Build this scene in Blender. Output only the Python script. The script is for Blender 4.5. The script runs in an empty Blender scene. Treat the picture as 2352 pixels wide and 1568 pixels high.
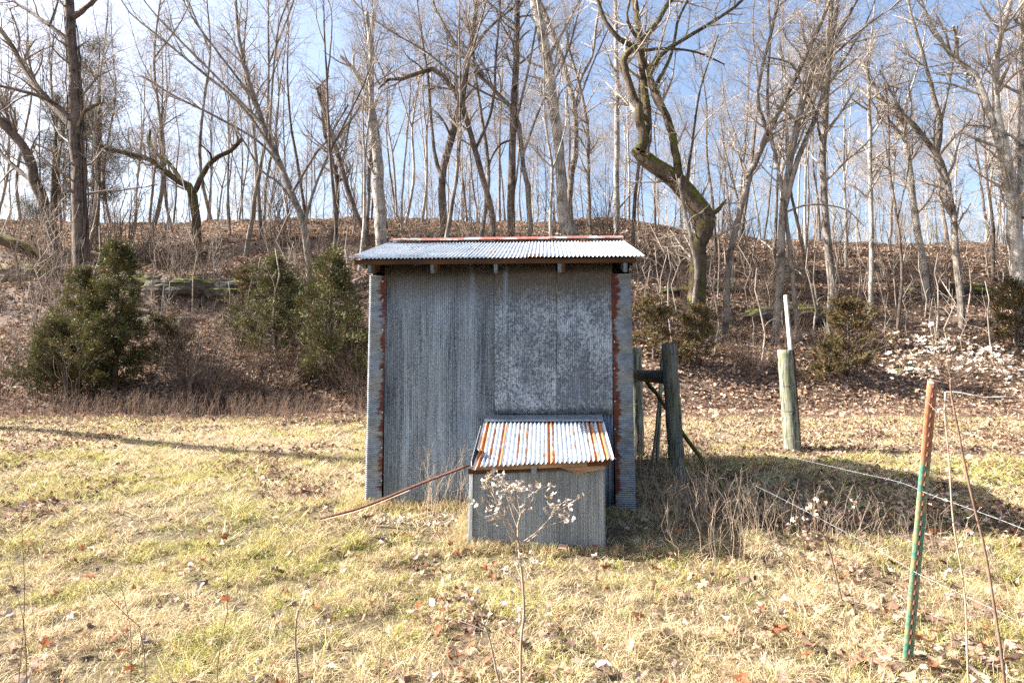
import bpy, math, random
import numpy as np
from mathutils import Vector, Matrix
random.seed(7)
R0 = np.random.default_rng(7)
scene = bpy.context.scene
col = scene.collection

# ------------------------------------------------------------------ camera, sky, sun
PITCH = math.radians(1.84)
CAMZ = 1.5
cam_data = bpy.data.cameras.new('camera')
cam = bpy.data.objects.new('camera', cam_data); col.objects.link(cam)
cam.location = (0, 0, CAMZ)
cam.rotation_euler = (math.pi/2 + PITCH, 0, 0)
cam_data.lens = 22.0; cam_data.sensor_width = 36.0
cam_data.clip_start = 0.05; cam_data.clip_end = 2000
cam_data.dof.use_dof = True; cam_data.dof.focus_distance = 6.6; cam_data.dof.aperture_fstop = 11.0
scene.camera = cam

SUN_EL = math.radians(36.0)
SUN_W = math.radians(7.0)            # how far the sun stands behind the image plane, on the left
sun_dir = Vector((-math.cos(SUN_W)*math.cos(SUN_EL), math.sin(SUN_W)*math.cos(SUN_EL), math.sin(SUN_EL)))
world = bpy.data.worlds.new('World'); scene.world = world; world.use_nodes = True
wn = world.node_tree; wn.nodes.clear()
sky = wn.nodes.new('ShaderNodeTexSky'); sky.sky_type = 'NISHITA'; sky.sun_disc = False
sky.sun_elevation = SUN_EL
sky.sun_rotation = math.atan2(sun_dir.x, sun_dir.y)
sky.altitude = 200; sky.air_density = 1.0; sky.dust_density = 4.0; sky.ozone_density = 1.2
bg = wn.nodes.new('ShaderNodeBackground'); bg.inputs['Strength'].default_value = 0.08
wo = wn.nodes.new('ShaderNodeOutputWorld')
wn.links.new(sky.outputs[0], bg.inputs[0]); wn.links.new(bg.outputs[0], wo.inputs[0])
sl = bpy.data.lights.new('sun', 'SUN'); sl.energy = 5.0; sl.angle = math.radians(0.5); sl.color = (1.0, 0.95, 0.89)
so = bpy.data.objects.new('sun', sl); col.objects.link(so)
so.rotation_euler = sun_dir.to_track_quat('Z', 'Y').to_euler(); so.location = (-20, 5, 20)
scene.view_settings.view_transform = 'Standard'; scene.view_settings.look = 'None'
scene.view_settings.gamma = 1.0; scene.view_settings.use_curve_mapping = False
scene.view_settings.exposure = 2.05
scene.cycles.pixel_filter_width = 1.1; scene.cycles.use_denoising = False
scene.cycles.max_bounces = 6; scene.cycles.diffuse_bounces = 2; scene.cycles.transparent_max_bounces = 4

# ------------------------------------------------------------------ maths helpers
F = 1438.0
def ray(x, y):
    a = (x-1176)/F; b = (784-y)/F
    return a, math.cos(PITCH)-math.sin(PITCH)*b, math.sin(PITCH)+math.cos(PITCH)*b
def at(x, y, d):
    a, fy, fz = ray(x, y); s = d/fy
    return np.array((a*s, d, CAMZ+fz*s))
def _hash(ix, iy, seed):
    n = (ix.astype(np.int64)*374761393 + iy.astype(np.int64)*668265263 + seed*974634777) & 0xffffffff
    n = ((n ^ (n >> 13))*1274126177) & 0xffffffff
    return ((n ^ (n >> 16)) & 0xffff)/65535.0
def vnoise(x, y, s=1.0, seed=0):
    x = np.asarray(x, float)*s; y = np.asarray(y, float)*s
    ix = np.floor(x); iy = np.floor(y); fx = x-ix; fy = y-iy
    fx = fx*fx*(3-2*fx); fy = fy*fy*(3-2*fy)
    a = _hash(ix, iy, seed); b = _hash(ix+1, iy, seed); c = _hash(ix, iy+1, seed); d = _hash(ix+1, iy+1, seed)
    return (a+(b-a)*fx)*(1-fy)+(c+(d-c)*fx)*fy
def fbm(x, y, s=1.0, seed=0, o=3):
    t = 0; amp = .5; tot = 0
    for k in range(o):
        t = t+amp*vnoise(x, y, s, seed+k*17); tot += amp; s *= 2.07; amp *= .5
    return t/tot
def sst(a, b, x):
    t = np.clip((x-a)/(b-a), 0, 1); return t*t*(3-2*t)
def H(x, y):
    x = np.asarray(x, float); y = np.asarray(y, float)
    z = -.17*(1-sst(4.9, 6.4, y)) + .15*sst(7.5, 12, y) + .035*(fbm(x, y, .9, 3)-.5) + .028*(fbm(x, y, 5.0, 13, 2)-.5)*(1-sst(14, 16, y))
    u = x/np.maximum(y, 3)
    yb = 15.2 + 1.6*sst(.0, .35, u) + 1.3*(vnoise(x, y, .16, 5)-.5)
    e = .212 - .04*sst(.12, .42, u) - .012*sst(-.3, -.8, u)
    zc = CAMZ + e*42
    t = np.clip((y-yb)/(42-yb), 0, 1)
    hill = zc*(1-(1-t)**1.22)
    far = -np.clip(y-46, 0, None)*.10
    bump = sst(0, .12, t)*(1.0*(fbm(x, y, .11, 9)-.5)+.55*(fbm(x, y, .45, 11)-.5))*(1-.55*sst(.7, 1, t))
    # a small rocky step part-way up the slope
    led = sst(.0, .04, t-.22-.05*vnoise(x, x*0, .3, 4))*.45 + sst(0, .03, t-.42-.06*vnoise(x, x*0, .22, 8))*.5
    return z + hill + bump + led*(1-sst(.75, 1, t)) + far
def Hs(x, y): return float(H(np.array([x]), np.array([y]))[0])
def hit(px, py, ymin=2.0, ymax=60):
    a, fy, fz = ray(px, py); ys = np.arange(ymin, ymax, .04)
    xs = a/fy*ys; zs = CAMZ+fz/fy*ys
    k = np.nonzero(H(xs, ys) >= zs)[0]
    i = k[0] if len(k) else len(ys)-1
    return np.array((xs[i], ys[i], float(H(xs[i:i+1], ys[i:i+1])[0])))

# ------------------------------------------------------------------ object helpers
def link(name, me, mat=None, parent=None):
    o = bpy.data.objects.new(name, me)
    if mat is not None and me is not None and not me.materials: me.materials.append(mat)
    col.objects.link(o)
    if parent: o.parent = parent
    return o
def tag(o, label=None, cat=None, group=None, kind=None):
    if label: o['label'] = label
    if cat: o['category'] = cat
    if group: o['group'] = group
    if kind: o['kind'] = kind
    return o
def empty(name, loc, rz=0, label=None, cat=None, group=None):
    o = bpy.data.objects.new(name, None); o.empty_display_size = .1
    col.objects.link(o); o.location = loc; o.rotation_euler = (0, 0, rz)
    return tag(o, label, cat, group)
def np_mesh(name, V, faces_flat, sizes, smooth=False, colr=None, uv=None):
    me = bpy.data.meshes.new(name)
    V = np.ascontiguousarray(V, np.float32).reshape(-1, 3)
    sizes = np.asarray(sizes, np.int32); ff = np.ascontiguousarray(faces_flat, np.int32).ravel()
    me.vertices.add(len(V)); me.vertices.foreach_set('co', V.ravel())
    me.loops.add(len(ff)); me.loops.foreach_set('vertex_index', ff)
    me.polygons.add(len(sizes))
    st = np.zeros(len(sizes), np.int32); st[1:] = np.cumsum(sizes)[:-1]
    me.polygons.foreach_set('loop_start', st)
    try: me.polygons.foreach_set('loop_total', sizes)
    except Exception: pass
    if smooth: me.polygons.foreach_set('use_smooth', np.ones(len(sizes), bool))
    me.update(calc_edges=True)
    if colr is not None:
        c = np.ones((len(V), 4), np.float32); c[:, :3] = colr
        at_ = me.color_attributes.new('tint', 'FLOAT_COLOR', 'POINT'); at_.data.foreach_set('color', c.ravel())
    return me
class MB:
    """collects vertices and faces for one mesh"""
    def __init__(s): s.v = []; s.f = []
    def add(s, vs, fs):
        b = len(s.v); s.v += [tuple(v) for v in vs]; s.f += [tuple(b+i for i in f) for f in fs]; return s
    def box(s, c, d, M=None, jit=0):
        vs = []
        for i in range(8):
            p = Vector([(-.5, .5)[(i >> k) & 1]*d[k] + random.uniform(-jit, jit) for k in range(3)])
            if M is not None: p = M @ p
            vs.append(p+Vector(c))
        return s.add(vs, [(0, 2, 3, 1), (4, 5, 7, 6), (0, 1, 5, 4), (2, 6, 7, 3), (0, 4, 6, 2), (1, 3, 7, 5)])
    def mesh(s, name, smooth=False):
        me = bpy.data.meshes.new(name); me.from_pydata(s.v, [], s.f); me.update()
        if smooth: me.polygons.foreach_set('use_smooth', [True]*len(me.polygons))
        return me
def resample(pts, n):
    P = np.asarray(pts, float)
    if len(P) == 2:
        t = np.linspace(0, 1, n)[:, None]; return P[0]*(1-t)+P[1]*t
    Q = np.vstack([2*P[0]-P[1], P, 2*P[-1]-P[-2]])
    L = np.r_[0, np.cumsum(np.linalg.norm(np.diff(P[:, :3], axis=0), axis=1))]; L /= L[-1]
    out = []
    for t in np.linspace(0, 1, n):
        i = min(np.searchsorted(L, t, side='right')-1, len(P)-2); i = max(i, 0)
        u = (t-L[i])/max(L[i+1]-L[i], 1e-9)
        p0, p1, p2, p3 = Q[i], Q[i+1], Q[i+2], Q[i+3]
        out.append(.5*((2*p1)+(-p0+p2)*u+(2*p0-5*p1+4*p2-p3)*u*u+(-p0+3*p1-3*p2+p3)*u**3))
    return np.array(out)
def tubes(batches, name, lump=0.0, rng=R0, colr=None):
    """batches: list of (P[N,n,3], R[N,n], sides) -> one mesh of closed tapered tubes"""
    Vs, Fs, Ss, base = [], [], [], 0
    for P, R, s in batches:
        P = np.asarray(P, float); R = np.asarray(R, float)
        if P.ndim == 2: P = P[None]; R = R[None]
        N, n, _ = P.shape
        if N == 0: continue
        T = np.gradient(P, axis=1); T /= np.linalg.norm(T, axis=2, keepdims=True)+1e-9
        m = np.abs(T.mean(axis=1)); k = np.argmin(m, axis=1)
        ref = np.zeros((N, 3)); ref[np.arange(N), k] = 1
        U = np.cross(T, ref[:, None, :]); U /= np.linalg.norm(U, axis=2, keepdims=True)+1e-9
        W = np.cross(T, U)
        a = np.arange(s)*2*math.pi/s
        Rr = R[:, :, None]
        if lump: Rr = Rr*(1+lump*(rng.random((N, n, s))-.5)*2)
        else: Rr = np.repeat(Rr, s, axis=2)
        V = P[:, :, None, :]+Rr[..., None]*(U[:, :, None, :]*np.cos(a)[None, None, :, None]+W[:, :, None, :]*np.sin(a)[None, None, :, None])
        Vs.append(V.reshape(-1, 3))
        i = np.arange(N)[:, None, None]*n*s; j = np.arange(n-1)[None, :, None]*s; q = np.arange(s)[None, None, :]
        q2 = (q+1) % s
        A = i+j+q; B = i+j+q2; C = i+j+s+q2; D = i+j+s+q
        fq = np.stack([A, D, C, B], axis=-1).reshape(-1, 4)+base
        Fs.append(fq.ravel()); Ss.append(np.full(len(fq), 4))
        if s > 4:
            cap = (i[:, :, 0]+(n-1)*s+np.arange(s)[None, ::-1]).reshape(-1)+base
            Fs.append(cap); Ss.append(np.full(N, s))
        base += N*n*s
    return np_mesh(name, np.concatenate(Vs), np.concatenate(Fs), np.concatenate(Ss), smooth=True, colr=colr)
def spawn(P, R, per_m, t0, t1, len_rng, ang, up, n, rfac, wob, rng, rmax=1.0, rmin=.002, bias=None, kmax=60):
    """child branches for every parent polyline"""
    N, m, _ = P.shape
    L = np.linalg.norm(np.diff(P, axis=1), axis=2).sum(axis=1)
    cnt = np.clip(rng.poisson(np.maximum(L*per_m*(t1-t0), .01)), 0, kmax)
    idx = np.repeat(np.arange(N), cnt); K = len(idx)
    if K == 0: return np.zeros((0, n, 3)), np.zeros((0, n))
    t = t0+(t1-t0)*rng.random(K)**.9
    f = t*(m-1); i = np.clip(f.astype(int), 0, m-2); fr = (f-i)[:, None]
    A = P[idx, i]; B = P[idx, i+1]; base = A*(1-fr)+B*fr
    r0 = R[idx, i]*(1-fr[:, 0])+R[idx, i+1]*fr[:, 0]
    T = B-A; T /= np.linalg.norm(T, axis=1, keepdims=True)+1e-9
    rd = rng.normal(size=(K, 3)); rd -= (rd*T).sum(1, keepdims=True)*T; rd /= np.linalg.norm(rd, axis=1, keepdims=True)+1e-9
    an = np.radians(ang[0]+(ang[1]-ang[0])*rng.random(K))[:, None]
    D = np.cos(an)*T+np.sin(an)*rd
    if bias is not None: D = D+np.array(bias)
    D[:, 2] += up; D /= np.linalg.norm(D, axis=1, keepdims=True)
    ln = (len_rng[0]+(len_rng[1]-len_rng[0])*rng.random(K))*(1-.55*t)
    ln = np.minimum(ln, L[idx]*.85)
    out = np.zeros((K, n, 3)); out[:, 0] = base; d = D.copy()
    w = rng.normal(size=(K, 3))*wob
    for q in range(1, n):
        out[:, q] = out[:, q-1]+d*(ln/(n-1))[:, None]
        d = d+rng.normal(size=(K, 3))*wob+w*.3; d[:, 2] += up*.25
        d /= np.linalg.norm(d, axis=1, keepdims=True)
    rr = np.clip(r0*rfac*(.7+.5*rng.random(K)), rmin, rmax)
    tp = np.linspace(1, .3, n)[None]
    return out, np.maximum(rr[:, None]*tp, rmin*.6)

# ------------------------------------------------------------------ materials
def new_mat(name):
    m = bpy.data.materials.new(name); m.use_nodes = True; nt = m.node_tree
    b = nt.nodes['Principled BSDF']; b.inputs['Roughness'].default_value = .85
    b.inputs['Specular IOR Level'].default_value = .25
    return m, nt, b
def nd(nt, t, **kw):
    n = nt.nodes.new(t)
    for k, v in kw.items():
        if k in n.inputs.keys(): n.inputs[k].default_value = v
        else: setattr(n, k, v)
    return n
def lk(nt, a, b): nt.links.new(a, b)
def coords(nt, scale=(1, 1, 1), which='Object', rot=(0, 0, 0)):
    tc = nd(nt, 'ShaderNodeTexCoord'); mp = nd(nt, 'ShaderNodeMapping')
    mp.inputs['Scale'].default_value = scale; mp.inputs['Rotation'].default_value = rot
    lk(nt, tc.outputs[which], mp.inputs['Vector']); return mp.outputs[0]
def noise(nt, vec, scale, detail=4, rough=.55):
    n = nd(nt, 'ShaderNodeTexNoise'); n.inputs['Scale'].default_value = scale
    n.inputs['Detail'].default_value = detail; n.inputs['Roughness'].default_value = rough
    if vec is not None: lk(nt, vec, n.inputs['Vector'])
    return n.outputs['Fac']
def ramp(nt, fac, stops):
    r = nd(nt, 'ShaderNodeValToRGB'); e = r.color_ramp.elements
    while len(e) < len(stops): e.new(.5)
    for q, (p, c) in enumerate(stops):
        e[q].position = p; e[q].color = (c, c, c, 1) if isinstance(c, (int, float)) else (*c, 1)
    lk(nt, fac, r.inputs[0]); return r.outputs[0]
def mix(nt, fac, a, b, mode='MIX'):
    m = nd(nt, 'ShaderNodeMix'); m.data_type = 'RGBA'; m.blend_type = mode
    for sock, v in ((m.inputs[0], fac), (m.inputs[6], a), (m.inputs[7], b)):
        if isinstance(v, (int, float)): sock.default_value = v
        elif isinstance(v, tuple): sock.default_value = (*v, 1)
        else: lk(nt, v, sock)
    return m.outputs[2]
def bump(nt, h, bsdf, strength=.3, dist=.01):
    b = nd(nt, 'ShaderNodeBump'); b.inputs['Strength'].default_value = strength; b.inputs['Distance'].default_value = dist
    lk(nt, h, b.inputs['Height']); lk(nt, b.outputs[0], bsdf.inputs['Normal'])
def mth(nt, op, a, b=0.0):
    m = nd(nt, 'ShaderNodeMath'); m.operation = op
    for s_, v in ((m.inputs[0], a), (m.inputs[1], b)):
        if isinstance(v, (int, float)): s_.default_value = v
        else: lk(nt, v, s_)
    return m.outputs[0]

def bark_mat(name, dark, light, moss=0.0, scale=1.0):
    m, nt, b = new_mat(name)
    v = coords(nt, (1, 1, .13)); v2 = coords(nt)
    n1 = noise(nt, v, 15*scale, 5, .75); n2 = noise(nt, v2, 2.2, 4, .7)
    c = ramp(nt, n1, [(.36, dark), (.5, tuple(.5*(p+q) for p, q in zip(dark, light))), (.62, light)])
    c = mix(nt, ramp(nt, n2, [(.42, 0.0), (.66, .7)]), c, tuple(min(1, q*1.35) for q in light))
    c = mix(nt, ramp(nt, n2, [(.32, .75), (.46, 0.0)]), c, dark)
    if moss:
        g = nd(nt, 'ShaderNodeNewGeometry'); sp = nd(nt, 'ShaderNodeSeparateXYZ'); lk(nt, g.outputs['Normal'], sp.inputs[0])
        up = mth(nt, 'ADD', mth(nt, 'MULTIPLY', sp.outputs[2], .5), noise(nt, v2, 3.0, 4))
        f = ramp(nt, up, [(.62-.2*moss, 0.0), (.78-.2*moss, 1.0)])
        c = mix(nt, f, c, ramp(nt, noise(nt, v2, 14), [(.3, (.035, .035, .008)), (.7, (.20, .18, .03))]))
    lk(nt, c, b.inputs['Base Color']); bump(nt, n1, b, 1.0, .06)
    return m
M_bark = bark_mat('bark_grey', (.05, .038, .03), (.30, .255, .21))
M_bark_dark = bark_mat('bark_brown', (.03, .022, .018), (.19, .145, .115))
M_bark_pale = bark_mat('bark_pale', (.09, .076, .064), (.50, .455, .40))
M_bark_moss = bark_mat('bark_mossy', (.012, .008, .005), (.12, .088, .06), moss=.5)
def plain(name, c1, c2, sc=8, rough=.85, det=3, bs=0, vec=(1, 1, 1)):
    m, nt, b = new_mat(name); v = coords(nt, vec)
    n = noise(nt, v, sc, det); lk(nt, ramp(nt, n, [(.3, c1), (.7, c2)]), b.inputs['Base Color'])
    b.inputs['Roughness'].default_value = rough
    if bs: bump(nt, n, b, bs, .01)
    return m
M_twig = plain('twig_pale', (.20, .16, .125), (.48, .405, .33), 3)
M_twig_dark = plain('twig_brown', (.11, .085, .068), (.34, .27, .21), 3)
M_brush = plain('brush_brown', (.065, .045, .034), (.22, .155, .115), 3)
M_brush_tan = plain('brush_tan', (.11, .08, .06), (.32, .245, .19), 3)
M_stalk = plain('dry_stalk', (.22, .15, .10), (.50, .40, .29), 20)
M_stalk_dark = plain('dry_stalk_brown', (.10, .06, .04), (.26, .17, .12), 20)

def tint_mat(name, transl=.3, rough=.8, gain=1.0):
    """colour from the per-piece tint attribute, thin so that some light passes through"""
    m, nt, b = new_mat(name); b.inputs['Roughness'].default_value = rough
    a = nd(nt, 'ShaderNodeAttribute'); a.attribute_name = 'tint'
    lk(nt, a.outputs['Color'], b.inputs['Base Color'])
    if transl:
        t = nd(nt, 'ShaderNodeBsdfTranslucent'); lk(nt, a.outputs['Color'], t.inputs['Color'])
        mx = nd(nt, 'ShaderNodeMixShader'); mx.inputs[0].default_value = transl
        lk(nt, b.outputs[0], mx.inputs[1]); lk(nt, t.outputs[0], mx.inputs[2])
        lk(nt, mx.outputs[0], nt.nodes['Material Output'].inputs['Surface'])
    return m
M_grass = tint_mat('dry_grass', .35); M_litter = tint_mat('leaf_litter', .2); M_cedar = tint_mat('cedar_foliage', .15, .7)
def leaf_mat(name, c1, c2):
    m, nt, b = new_mat(name)
    v = coords(nt); n = noise(nt, v, 30, 4)
    oi = nd(nt, 'ShaderNodeObjectInfo')
    c = ramp(nt, n, [(.3, c1), (.7, c2)])
    hsv = nd(nt, 'ShaderNodeHueSaturation'); lk(nt, c, hsv.inputs['Color'])
    lk(nt, mth(nt, 'ADD', mth(nt, 'MULTIPLY', oi.outputs['Random'], .7), .65), hsv.inputs['Value'])
    lk(nt, hsv.outputs[0], b.inputs['Base Color']); b.inputs['Roughness'].default_value = .6
    t = nd(nt, 'ShaderNodeBsdfTranslucent'); lk(nt, hsv.outputs[0], t.inputs['Color'])
    mx = nd(nt, 'ShaderNodeMixShader'); mx.inputs[0].default_value = .3
    lk(nt, b.outputs[0], mx.inputs[1]); lk(nt, t.outputs[0], mx.inputs[2])
    lk(nt, mx.outputs[0], nt.nodes['Material Output'].inputs['Surface'])
    return m
M_leaf_rust = leaf_mat('leaf_rust', (.15, .052, .025), (.34, .13, .055))
M_leaf_tan = leaf_mat('leaf_tan', (.30, .18, .10), (.55, .38, .25))
M_leaf_pale = leaf_mat('leaf_pale', (.27, .21, .17), (.47, .38, .31))

def ground_mat(name, stops, stops2, blendscale, bs=.6):
    m, nt, b = new_mat(name); v = coords(nt)
    n1 = noise(nt, v, 34, 6, .7); n2 = noise(nt, v, 3.2, 5, .6); n3 = noise(nt, v, blendscale, 4)
    c = ramp(nt, n1, stops); c2 = ramp(nt, n1, stops2)
    c = mix(nt, ramp(nt, n3, [(.42, 0.0), (.6, 1.0)]), c, c2)
    c = mix(nt, .45, c, ramp(nt, n2, [(.3, .35), (.7, 1.3)]), 'MULTIPLY')
    lk(nt, c, b.inputs['Base Color']); bump(nt, n1, b, bs, .04)
    return m
M_field = ground_mat('field_soil', [(.3, (.05, .034, .02)), (.5, (.15, .105, .06)), (.7, (.34, .26, .16))],
                     [(.3, (.04, .035, .015)), (.5, (.13, .11, .05)), (.7, (.30, .25, .13))], .7, 1.0)
M_track = ground_mat('track_soil', [(.3, (.09, .06, .04)), (.5, (.23, .17, .11)), (.7, (.42, .33, .22))],
                     [(.3, (.07, .05, .03)), (.5, (.20, .15, .09)), (.7, (.36, .28, .18))], .5)
M_hill = ground_mat('hill_soil', [(.3, (.06, .04, .03)), (.5, (.19, .13, .095)), (.7, (.38, .27, .20))],
                    [(.3, (.035, .024, .018)), (.5, (.10, .065, .045)), (.7, (.22, .15, .105))], .35)

def metal_mat(name, base_d, base_l, mode='streak', rust=0.0, rust_axis=None, metallic=.55, rough=.5, rust_col=((.12, .03, .012), (.35, .11, .035)), dirt=0.0):
    m, nt, b = new_mat(name)
    v = coords(nt); oi = nd(nt, 'ShaderNodeObjectInfo')
    off = nd(nt, 'ShaderNodeVectorMath'); off.operation = 'ADD'; lk(nt, v, off.inputs[0])
    cb = nd(nt, 'ShaderNodeCombineXYZ'); lk(nt, mth(nt, 'MULTIPLY', oi.outputs['Random'], 9.0), cb.inputs[0]); lk(nt, cb.outputs[0], off.inputs[1])
    v = off.outputs[0]
    def stretch(s):
        mp = nd(nt, 'ShaderNodeMapping'); mp.inputs['Scale'].default_value = s; lk(nt, v, mp.inputs['Vector']); return mp.outputs[0]
    fl = noise(nt, stretch((1, 1, .8)), 48 if mode == 'fleck' else 75, 5, .85)
    st = noise(nt, stretch((1, 1, .035)), 40, 5, .75)
    big = noise(nt, stretch((1, 1, .55)), 2.6, 4, .6)
    band = noise(nt, stretch((1, 1, .07)), 3.6, 4, .7)
    if mode == 'fleck':
        f = mth(nt, 'ADD', mth(nt, 'ADD', fl, mth(nt, 'MULTIPLY', mth(nt, 'SUBTRACT', st, .5), .18)), mth(nt, 'MULTIPLY', mth(nt, 'SUBTRACT', big, .5), .55))
        c = ramp(nt, f, [(.42, base_d), (.50, tuple(.38*(p+q) for p, q in zip(base_d, base_l))), (.60, base_l)])
    else:
        f = mth(nt, 'ADD', mth(nt, 'ADD', mth(nt, 'MULTIPLY', st, .38), mth(nt, 'MULTIPLY', fl, .62)), mth(nt, 'MULTIPLY', mth(nt, 'SUBTRACT', band, .5), .35))
        c = ramp(nt, f, [(.42, base_d), (.60, base_l)])
    c = mix(nt, ramp(nt, big, [(.35, .45 if base_l[0] < .6 else .15), (.6, 0.0)]), c, tuple(q*.62 for q in base_l))
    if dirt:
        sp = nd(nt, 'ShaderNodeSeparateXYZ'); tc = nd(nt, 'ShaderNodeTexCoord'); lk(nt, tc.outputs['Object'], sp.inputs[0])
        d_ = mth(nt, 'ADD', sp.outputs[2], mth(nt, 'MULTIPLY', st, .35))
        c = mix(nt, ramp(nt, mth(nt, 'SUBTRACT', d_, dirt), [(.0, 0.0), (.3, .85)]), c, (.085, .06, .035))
    c = mix(nt, ramp(nt, band, [(.62, 0.0), (.74, .5)]), c, (base_l[0]*.95, base_l[1]*1.05, base_l[2]*1.2))
    met = metallic
    if rust:
        rs = stretch(rust_axis or (1, 1, .2))
        rn = noise(nt, rs, 7, 5, .65)
        rf = ramp(nt, rn, [(.70-.35*rust, 0.0), (.74-.35*rust, 1.0)])
        rc = ramp(nt, noise(nt, v, 30, 4), [(.3, rust_col[0]), (.7, rust_col[1])])
        c = mix(nt, rf, c, rc)
        met = mth(nt, 'MULTIPLY', mth(nt, 'SUBTRACT', 1.0, rf), metallic); lk(nt, met, b.inputs['Metallic'])
    else: b.inputs['Metallic'].default_value = metallic
    lk(nt, c, b.inputs['Base Color'])
    b.inputs['Roughness'].default_value = rough; b.inputs['Specular IOR Level'].default_value = .4
    bump(nt, fl, b, .15, .002)
    return m
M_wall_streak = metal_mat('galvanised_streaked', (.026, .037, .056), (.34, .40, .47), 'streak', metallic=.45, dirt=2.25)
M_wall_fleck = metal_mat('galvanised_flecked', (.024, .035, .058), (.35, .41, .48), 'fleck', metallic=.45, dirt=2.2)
M_wall_blue = metal_mat('galvanised_blueish', (.06, .09, .14), (.22, .28, .36), 'streak', metallic=.55)
M_roof = metal_mat('roof_galvanised', (.36, .40, .43), (.66, .69, .71), 'streak', rust=.27, rust_axis=(.55, .6, .3), metallic=.15, rough=.45, rust_col=((.22, .06, .02), (.5, .2, .08)))
M_boxroof = metal_mat('box_roof_galvanised', (.50, .53, .55), (.80, .82, .83), 'streak', rust=.0, metallic=.15, rough=.42)
M_boxroof_rust = metal_mat('box_roof_rust_streaked', (.48, .50, .52), (.78, .80, .80), 'streak', rust=.40, rust_axis=(1.7, .06, .3), metallic=.15, rough=.45, rust_col=((.30, .09, .03), (.62, .26, .10)))
def lid_mat():
    m, nt, b = new_mat('lid_metal_with_rust_bands'); tc = nd(nt, 'ShaderNodeTexCoord'); sp = nd(nt, 'ShaderNodeSeparateXYZ'); lk(nt, tc.outputs['Object'], sp.inputs[0])
    mp = nd(nt, 'ShaderNodeMapping'); mp.inputs['Scale'].default_value = (1, .22, .3); lk(nt, tc.outputs['Object'], mp.inputs[0])
    n = noise(nt, mp.outputs[0], 16, 5, .7); n2 = noise(nt, tc.outputs['Object'], 5, 4, .6); fi = noise(nt, tc.outputs['Object'], 60, 4, .7); acc = None
    for x, w, h in ((-.10, .035, .62), (-.01, .022, .45), (.08, .03, .60), (.235, .02, .42), (.30, .026, .50), (.505, .028, .92), (.545, .03, .55), (.74, .02, .35), (.865, .02, .45), (.915, .035, .62), (1.0, .035, .85)):
        q = mth(nt, 'SUBTRACT', 1.0, mth(nt, 'DIVIDE', mth(nt, 'ABSOLUTE', mth(nt, 'SUBTRACT', sp.outputs[0], x)), w))
        q = mth(nt, 'MULTIPLY', mth(nt, 'MAXIMUM', q, 0.0), h); q = mth(nt, 'MINIMUM', q, h*.55); acc = q if acc is None else mth(nt, 'MAXIMUM', acc, q)
    f = mth(nt, 'ADD', acc, mth(nt, 'ADD', mth(nt, 'MULTIPLY', mth(nt, 'SUBTRACT', n, .5), .7), mth(nt, 'MULTIPLY', mth(nt, 'SUBTRACT', n2, .5), .8)))
    rf = ramp(nt, f, [(.17, 0.0), (.28, 1.0)])
    g = ramp(nt, fi, [(.35, (.36, .40, .44)), (.65, (.62, .66, .69))]); rc = ramp(nt, fi, [(.3, (.24, .075, .028)), (.7, (.52, .21, .09))])
    lk(nt, mix(nt, rf, g, rc), b.inputs['Base Color']); b.inputs['Roughness'].default_value = .48
    lk(nt, mth(nt, 'MULTIPLY', mth(nt, 'SUBTRACT', 1.0, rf), .2), b.inputs['Metallic']); return m
M_lid = lid_mat()
M_cap = metal_mat('ridge_cap_rust', (.45, .40, .38), (.65, .6, .58), 'streak', rust=.72, rust_axis=(.6, .6, .6), metallic=.3, rust_col=((.20, .05, .035), (.42, .17, .12)))
M_box = metal_mat('box_galvanised', (.12, .135, .145), (.37, .405, .43), 'streak', metallic=.3, rough=.55)
M_flash = metal_mat('flashing_metal', (.14, .17, .20), (.32, .36, .40), 'streak', metallic=.6, rough=.4)

def trim_mat(name, inner_sign):
    """galvanised corner trim whose inner edge has rusted in an uneven band; object x runs across it"""
    m, nt, b = new_mat(name)
    tc = nd(nt, 'ShaderNodeTexCoord'); sp = nd(nt, 'ShaderNodeSeparateXYZ'); lk(nt, tc.outputs['Object'], sp.inputs[0])
    mp = nd(nt, 'ShaderNodeMapping'); mp.inputs['Scale'].default_value = (.4, .4, 1); lk(nt, tc.outputs['Object'], mp.inputs[0])
    nb = noise(nt, mp.outputs[0], 2.2, 6, .75); nf = noise(nt, mp.outputs[0], 38, 2)
    e = mth(nt, 'MULTIPLY', sp.outputs[0], inner_sign*8.0)
    f = mth(nt, 'ADD', mth(nt, 'ADD', e, mth(nt, 'MULTIPLY', mth(nt, 'SUBTRACT', nb, .5), 3.0)), mth(nt, 'MULTIPLY', mth(nt, 'SUBTRACT', nf, .5), .9))
    rf = ramp(nt, f, [(.10, 0.0), (.34, 1.0)])
    g = ramp(nt, noise(nt, mp.outputs[0], 20, 4), [(.3, (.13, .15, .17)), (.7, (.27, .30, .33))])
    r = ramp(nt, noise(nt, tc.outputs['Object'], 30, 4), [(.3, (.04, .011, .008)), (.7, (.14, .036, .02))])
    lk(nt, mix(nt, rf, g, r), b.inputs['Base Color'])
    lk(nt, mth(nt, 'MULTIPLY', mth(nt, 'SUBTRACT', 1.0, rf), .5), b.inputs['Metallic']); b.inputs['Roughness'].default_value = .5
    return m
M_trim_l = trim_mat('corner_trim_rusting_left', 1.0); M_trim_r = trim_mat('corner_trim_rusting_right', -1.0)
M_rust = plain('rusty_steel', (.045, .017, .011), (.15, .06, .035), 40, .8, 5, .4)
M_screw = plain('screw_metal', (.55, .55, .53), (.75, .75, .72), 40, .4)
M_screw_dark = plain('screw_dark', (.02, .02, .02), (.06, .05, .05), 40, .6)
M_wood_dark = plain('weathered_brown_board', (.035, .017, .009), (.11, .05, .022), 14, .8, 5, .4, (.2, 1, 1))
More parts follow.
